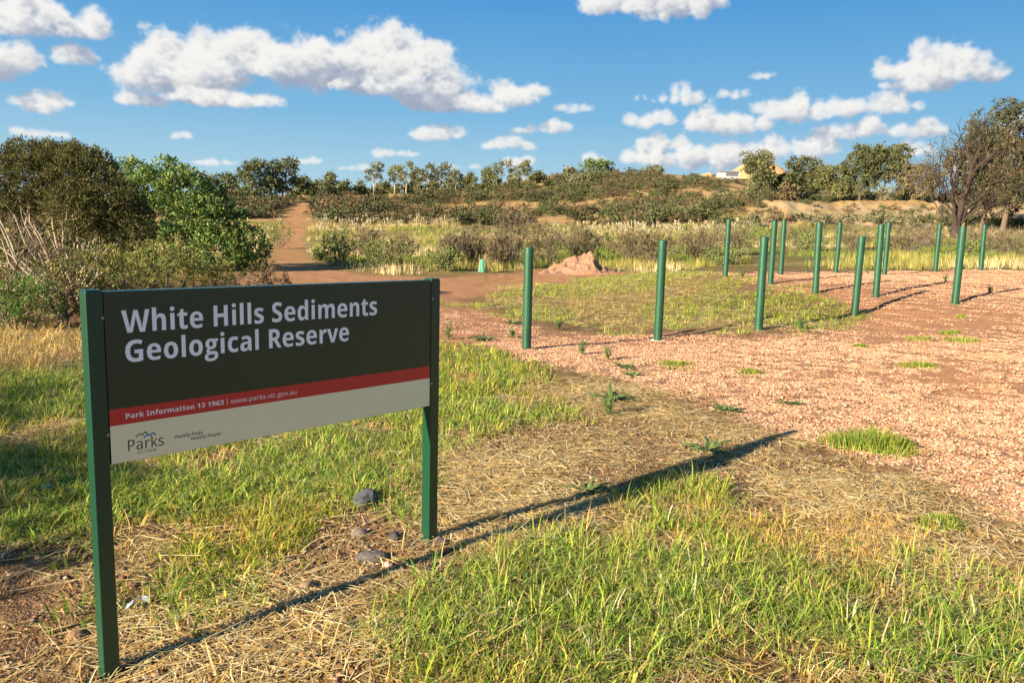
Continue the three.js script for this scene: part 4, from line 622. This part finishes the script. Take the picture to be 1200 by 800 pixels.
{
  const R = rngOf(61), shapes = [];
  for (let v = 0; v < 9; v++) { const b = new Build(), cols = [['#484827', '#54502d', '#3f4024'], ['#66563a', '#725e3e', '#584c34'], ['#505630', '#5d6236', '#464d2a']][v % 3].map(hex), n = 3 + (v % 3); for (let k = 0; k < n; k++) { const a = k * 2.1 + v, rr = k ? 0.38 : 0; clump(b, R, V(Math.cos(a) * rr, 0.34 + R() * 0.14, Math.sin(a) * rr), 0.34 + 0.12 * R(), 0.3 + 0.14 * R(), 0.34 + 0.12 * R(), Math.round(330 / n), 0.17, 0.07, cols, -0.2, 0, 0.25); } b.tube([V(0, -0.15, 0), V(0, 0.3, 0)], [0.04, 0.02], 4, hex('#5a4c3a')); shapes.push(b.geo()); }
  const spots = [];
  for (let k = 0; k < 9500 && spots.length < 2700; k++) {
    const px = -160 + R() * 1520, py = 196 + R() * 76; const [x, f] = hit(px, py); if (f < 78 + 8 * noise3(x * 0.1, f * 0.1, 5) || f > 400 || zTrack(x, f) > -1.2) continue;
    if (px > 830 && f > 70 && f < 92 && R() < 0.55) continue; if (px > 820 && px < 960 && f > 300) continue;
    const s = sandPatch(x, f); if (s > 0.505 && R() < 0.9) continue;
    const size = (px > 830 && f < 92 ? 0.5 + R() * 0.5 : 1.0 + R() * R() * 1.7) * (f > 190 ? 1.15 : 1); spots.push({ x, f, size, v: Math.floor(R() * 9), ry: R() * 6.28, show: (size / f) * (px > 0 && px < 1200 ? 1 : 0.001) });
  }
  spots.sort((a, b) => b.show - a.show);
  const rest = [];
  const names = ['dark olive scrub bush on the hillside', 'grey-brown scrub bush on the hillside', 'mid green scrub bush on the hillside'];
  spots.forEach((s, i) => { const y = height(s.x, s.f) - 0.05; if (i < 300) { const m = new THREE.Mesh(shapes[s.v], M.far); m.name = numbered('scrub_bush'); m.position.set(s.x, y, -s.f); m.rotation.y = s.ry; m.scale.set(s.size, s.size * (0.75 + R() * 0.3), s.size); m.castShadow = m.receiveShadow = true; tag(m, names[s.v % 3], 'bush', names[s.v % 3]); scene.add(m); } else rest.push({ ...s, y, z: -s.f, s: s.size, sy: s.size * (0.75 + R() * 0.3) }); });
  const per = shapes.map((g, v) => rest.filter((r) => r.v === v)), all = []; for (let k = 0; k < Math.max(...per.map((p) => p.length)); k++) per.forEach((p) => p[k] && all.push(p[k]));
  scatter('hill_scrub', 'far low scrub covering the hillside', 'scrub', shapes, M.far, all);
  console.log('scrub', spots.length);
  // bushes on the flat below
  const flat = (name, label, px, py, z, wp, hp, cols, n, leaf, group, twigs) => { const [x, f] = atFoot(px, py, z), k = z / FOCAL, g = thing(name, label, 'bush', x, f, undefined, group), b = new Build(), t = new Build(), w = wp * k / 2, h = hp * k, Q = rngOf(Math.round(px * 7 + py)); for (let q = 0; q < 5; q++) { const a = q * 1.26 + Q(), rr = q ? w * 0.45 : 0; clump(b, Q, V(Math.cos(a) * rr, h * (0.45 + 0.12 * Q()), Math.sin(a) * rr), w * 0.55, h * 0.5, w * 0.55, n / 5, leaf[0], leaf[1], cols, -0.5, 0, 0.15); } for (let q = 0; q < twigs; q++) limb(t, Q, V((Q() - 0.5) * w * 0.5, -0.1, (Q() - 0.5) * w * 0.5), V((Q() - 0.5) * w * 1.9, h * (0.6 + 0.5 * Q()), (Q() - 0.5) * w * 1.9), 0.014, 0.004, vary(hex('#7a6a5c'), Q, 0.2), 4, 0.08); part('foliage', b.geo(), M.far, g); part('twigs', t.geo(), M.bark, g); };
  const purple = ['#6a5b40', '#756548', '#5c5138', '#7a6c4c'].map(hex), gr = ['#66703a', '#5a6634', '#727a40'].map(hex), dk = ['#4a5a2c', '#54622f', '#404e28'].map(hex);
  const tg = 'twiggy grey-brown bushes on the flat';
  for (const [px, py, z, w, h] of [[555, 306, 29, 52, 46], [600, 303, 31, 60, 62], [640, 304, 31, 56, 50], [530, 308, 28, 40, 36], [585, 312, 27.5, 40, 40], [680, 302, 33, 60, 44], [770, 312, 29, 66, 42], [820, 310, 30, 70, 40], [740, 306, 33, 60, 40], [430, 296, 36, 60, 34], [470, 300, 33, 50, 26], [860, 300, 36, 70, 36], [1000, 296, 42, 70, 30], [1060, 300, 36, 70, 30], [1150, 300, 36, 80, 32], [1190, 304, 34, 80, 34], [940, 296, 40, 60, 30], [1090, 292, 46, 60, 26]]) flat('twiggy_bush', 'twiggy grey-brown bush on the flat beyond the gravel', px, py, z, w, h, purple, 2600, [0.12, 0.024], tg, 40);
  for (const [px, py, z, w, h, l] of [[435, 282, 55, 12, 12, 'tiny round dark bush on the yellow grass'], [698, 303, 34, 76, 38, 'rounded dark green bush behind the earth mound'], [895, 292, 44, 90, 36, 'broad green bush behind the bollards'], [860, 292, 46, 60, 26, 'low green bush on the flat before the sand bank'], [400, 312, 27, 60, 34, 'green bush at the bend of the track'], [450, 318, 25.5, 70, 34, 'low green bush above the sign board'], [395, 300, 33, 50, 36, 'olive bush beside the climbing track'], [375, 305, 31, 18, 14, 'small green tuft bush on the track edge'], [325, 290, 45, 40, 32, 'green bush on the left verge of the track'], [520, 320, 25, 50, 26, 'green bush near the tree guard'], [950, 300, 36, 60, 26, 'green bush between two bollards on the flat'], [1175, 262, 74, 60, 20, 'dark green bush under the tall trees'], [1140, 306, 30, 60, 22, 'low green bush behind the last bollards'], [850, 318, 26, 60, 22, 'leafy green bush at the gravel rim']]) flat('flat_bush', l, px, py, z, w, h, l.includes('dark') ? dk : gr, 1600, [0.09, 0.03], undefined, 10);
}
// long grass and plumed reeds on the flat
{
  const R = rngOf(71), gy = ['#a39a48', '#b5a656', '#8f9040', '#c4b16c', '#9d9a4c'].map(hex), gg = ['#7c8a3a', '#8a943f', '#6f8038'].map(hex), dr = ['#cbb684', '#bda46c', '#d8c79c'].map(hex);
  const tall = (seed, cols, n, h0, h1, w) => { const Q = rngOf(seed), b = new Build(); for (let k = 0; k < n; k++) { const a = Q() * 6.28, r = 0.28 * Math.sqrt(Q()); b.blade(V(Math.cos(a) * r, -0.05, Math.sin(a) * r), a + (Q() - 0.5), lerp(h0, h1, Q()), w, 0.5 * (0.3 + Q()), vary(pick(cols, Q), Q, 0.2, 0.06), 2, Q()); } return b.geo(); };
  const reed = (seed) => { const Q = rngOf(seed), b = new Build(); for (let k = 0; k < 16; k++) { const a = Q() * 6.28, r = 0.3 * Math.sqrt(Q()), x = Math.cos(a) * r, z = Math.sin(a) * r, h = 0.5 + Q() * 0.5; b.blade(V(x, -0.1, z), Q() * 6.28, h, 0.02, 0.15, vary(pick(gy, Q), Q, 0.2), 2, Q()); if (k < 7) { const c = vary(hex('#c4b592'), Q, 0.18, 0.03); for (let q = 0; q < 7; q++) { const an = Q() * 6.28; b.leaf(V(x + (Q() - 0.5) * 0.05, h * 0.85 + q * 0.025, z), V(Math.cos(an) * 0.35, 1, Math.sin(an) * 0.35).normalize(), V(-Math.sin(an), 0, Math.cos(an)), 0.17, 0.05, c); } } } return b.geo(); };
  const A = [1, 2, 3].map((s) => tall(300 + s, gy, 26, 0.15, 0.5, 0.02)), B = [1, 2, 3].map((s) => tall(310 + s, gg, 26, 0.15, 0.42, 0.022)), D = [1, 2, 3].map((s) => tall(320 + s, dr, 24, 0.15, 0.5, 0.016)), E = [1, 2, 3].map((s) => reed(330 + s)), pa = [], pb = [], pd = [], pe = [];
  for (let f = 21.5; f < 84; f += f < 40 ? 0.42 : 0.7) for (let x = -0.72 * f; x < 0.72 * f; x += f < 40 ? 0.42 : 0.7) {
    const xx = x + (R() - 0.5) * 0.7, ff = f + (R() - 0.5) * 0.7, slope = xx / ff; if (zTrack(xx, ff) > -0.25 || zGravel(xx, ff) > -0.3 || zDip(xx, ff) > -0.2) continue; if (ff > 76 && slope > 0.28) continue; if (ff < 25.5 && slope > -0.12 && slope < 0.16) continue;
    const n = fbm(xx * 0.12, ff * 0.2, 33, 3), m = fbm(xx * 0.3, ff * 0.3, 39, 3), p = { x: xx, y: height(xx, ff), z: -ff, ry: R() * 6.28, s: (0.6 + R() * 0.7) * (ff < 36 ? 0.8 : 1) };
    const reedy = ff > 56 && ff < 80 && slope > -0.3 && slope < 0.3 && fbm(xx * 0.09, ff * 0.25, 51, 3) > 0.5;
    if (reedy && R() < 0.32) pe.push(p); else if (R() > smooth(0.38, 0.54, m) * 0.85) continue; else if (n > 0.485) pb.push(p); else if (n > 0.4) pa.push(p); else pd.push(p);
  }
  scatter('long_grass', 'yellow-green long grass on the flat', 'grass', A, M.grass, pa); scatter('long_grass', 'green long grass on the flat', 'grass', B, M.grass, pb); scatter('long_grass', 'straw-coloured long grass on the flat', 'grass', D, M.straw, pd); scatter('reeds', 'pale plumed reeds in a band below the hill', 'reeds', E, M.straw, pe);
  console.log('flat grass', pa.length, pb.length, pd.length, pe.length);
}
// ------------------------------------------------------------------ earth mound, tree guard, sand heap, shed
{
  const z = 25.5, k = z / FOCAL, [x, f] = atFoot(678, 321, z), NX = 90, NZ = 60, hw = 48 * k, hd = 1.0, pos = [], col = [], idx = [], y0 = land(x, f);
  const prof = (u, v) => { // u along -1..1, v across -1..1
    const crest = u < -0.2 ? Math.pow(clamp((u + 1) / 0.8), 1.15) * 0.8 : u < 0.3 ? lerp(0.8, 1, (u + 0.2) / 0.5) : u < 0.5 ? lerp(1, 0.3, (u - 0.3) / 0.2) : 0.3 * (1 - clamp((u - 0.5) / 0.5)), across = Math.pow(clamp(1 - Math.abs(v + 0.1 * Math.sin(u * 4)) ** 1.5), 1.1);
    return crest * across * 0.68 * (0.86 + 0.3 * fbm(u * 3, v * 3, 6, 3)) + (fbm(u * 7, v * 7, 2, 4) - 0.5) * 0.42 * Math.min(1, crest * across * 4);
  };
  for (let j = 0; j <= NZ; j++) for (let i = 0; i <= NX; i++) { const u = (i / NX) * 2 - 1, v = (j / NZ) * 2 - 1, X = x + u * hw, F = f + v * hd, e = Math.max(Math.abs(u), Math.abs(v)) > 0.985 ? -0.12 : -0.02, h = prof(u, v); pos.push(X - x, land(X, F) - y0 + h + e, -(F - f)); const c = mix3(hex('#84624a'), hex('#987256'), noise3(u * 8, v * 8, 3)), w = 0.85 + 0.3 * noise3(u * 25, v * 25, 9); col.push(c[0] * w, c[1] * w, c[2] * w); }
  for (let j = 0; j < NZ; j++) for (let i = 0; i < NX; i++) { const a = j * (NX + 1) + i; idx.push(a, a + 1, a + NX + 1, a + 1, a + NX + 2, a + NX + 1); }
  const g = new THREE.BufferGeometry(); g.setAttribute('position', new THREE.Float32BufferAttribute(pos, 3)); g.setAttribute('color', new THREE.Float32BufferAttribute(col, 3)); g.setIndex(idx); g.computeVertexNormals();
  const m = new THREE.Mesh(g, new THREE.MeshStandardMaterial({ vertexColors: true, roughness: 0.97, name: 'mound_earth' })); m.name = 'earth_mound'; m.position.set(x, y0, -f); m.castShadow = m.receiveShadow = true; tag(m, 'heap of orange earth with a broken crest beside the track', 'mound'); scene.add(m);
}
{
  const [x, f] = atFoot(566, 320, 25), g = thing('tree_guard', 'small green plastic tree guard on stakes at the edge of the flat', 'tree guard', x, f), s = new THREE.CylinderGeometry(0.11, 0.16, 0.4, 3, 1, true); s.translate(0, 0.2, 0); s.rotateY(0.5);
  const pl = new THREE.MeshPhysicalMaterial({ color: new THREE.Color().setRGB(...hex('#3f9a74')), roughness: 0.6, transmission: 0.4, thickness: 0, side: THREE.DoubleSide, name: 'guard_plastic' }); part('sleeve', s, pl, g);
  for (let q = 0; q < 3; q++) { const a = q * 2.094 + 0.5, st = new THREE.CylinderGeometry(0.011, 0.011, 0.62, 6); st.translate(Math.sin(a) * 0.125, 0.24, Math.cos(a) * 0.125); part('stake', st, new THREE.MeshStandardMaterial({ color: new THREE.Color().setRGB(...hex('#a08a66')), roughness: 0.9, name: 'stake' }), g); }
}
{
  const heap = (px, py, z, wp, hp, seed, label) => { const k = z / FOCAL, [x, f] = atFoot(px, py, z), b = atDepth(px, py, z), g = new THREE.ConeGeometry(1, 1, 64, 24), p = g.attributes.position, col = []; g.translate(0, 0.5, 0); const W = wp * k / 2, H = hp * k, gy = land(x, f), drop = b.y - gy; for (let i = 0; i < p.count; i++) { const X = p.getX(i), Y = p.getY(i), Z = p.getZ(i), n = 0.82 + 0.4 * fbm(X * 1.6 + seed, Z * 1.6, Y, 3); p.setXYZ(i, X * W * n, Y < 0.001 ? -6 : Y * H * (0.9 + 0.2 * noise3(X * 3, Z * 3, seed)) + drop, Z * W * 0.8 * n); const c = mix3(hex('#c9a06c'), hex('#bd8f60'), noise3(X * 5, Y * 5, Z * 5)); col.push(...c); } g.setAttribute('color', new THREE.Float32BufferAttribute(col, 3)); g.computeVertexNormals(); const m = new THREE.Mesh(g, M.bark); m.name = numbered('sand_heap'); m.position.set(x, gy, -f); m.castShadow = m.receiveShadow = true; tag(m, label, 'sand heap'); scene.add(m); };
  heap(888, 216, 372, 120, 32, 3, 'tall pale sand heap on the skyline behind the slender tree'); heap(830, 212, 350, 60, 9, 7, 'low pale sand heap beside the far white shed'); heap(955, 222, 360, 80, 26, 9, 'pale sand heap half hidden by the bank trees');
  const [x, f] = atFoot(853, 208, 330), k = 330 / FOCAL, p = atDepth(853, 208, 330), g = thing('shed', 'far white shed with a flat dark roof below the sand heap', 'shed', x, f, height(x, f) - 0.1), hh = Math.max(2, p.y - height(x, f) + 6 * k), wh = new THREE.MeshStandardMaterial({ color: new THREE.Color().setRGB(...hex('#aeb0ac')), roughness: 0.8, name: 'shed_wall' });
  const w = new THREE.BoxGeometry(22 * k, hh + 0.5, 5); w.translate(0, hh / 2 - 0.25, 0); part('wall', w, wh, g); const r = new THREE.BoxGeometry(24 * k, 0.5, 6); r.translate(0, hh + 0.28, 0); part('roof', r, new THREE.MeshStandardMaterial({ color: new THREE.Color().setRGB(...hex('#7d8288')), roughness: 0.6, name: 'shed_roof' }), g);
  const d = new THREE.BoxGeometry(14 * k, hh * 0.55, 0.2); d.translate(3 * k, hh * 0.62, 2.45); part('door', d, new THREE.MeshStandardMaterial({ color: new THREE.Color().setRGB(...hex('#5d6064')), roughness: 0.7, name: 'shed_door' }), g);
}
console.log('all done');
renderer.render(scene, camera);
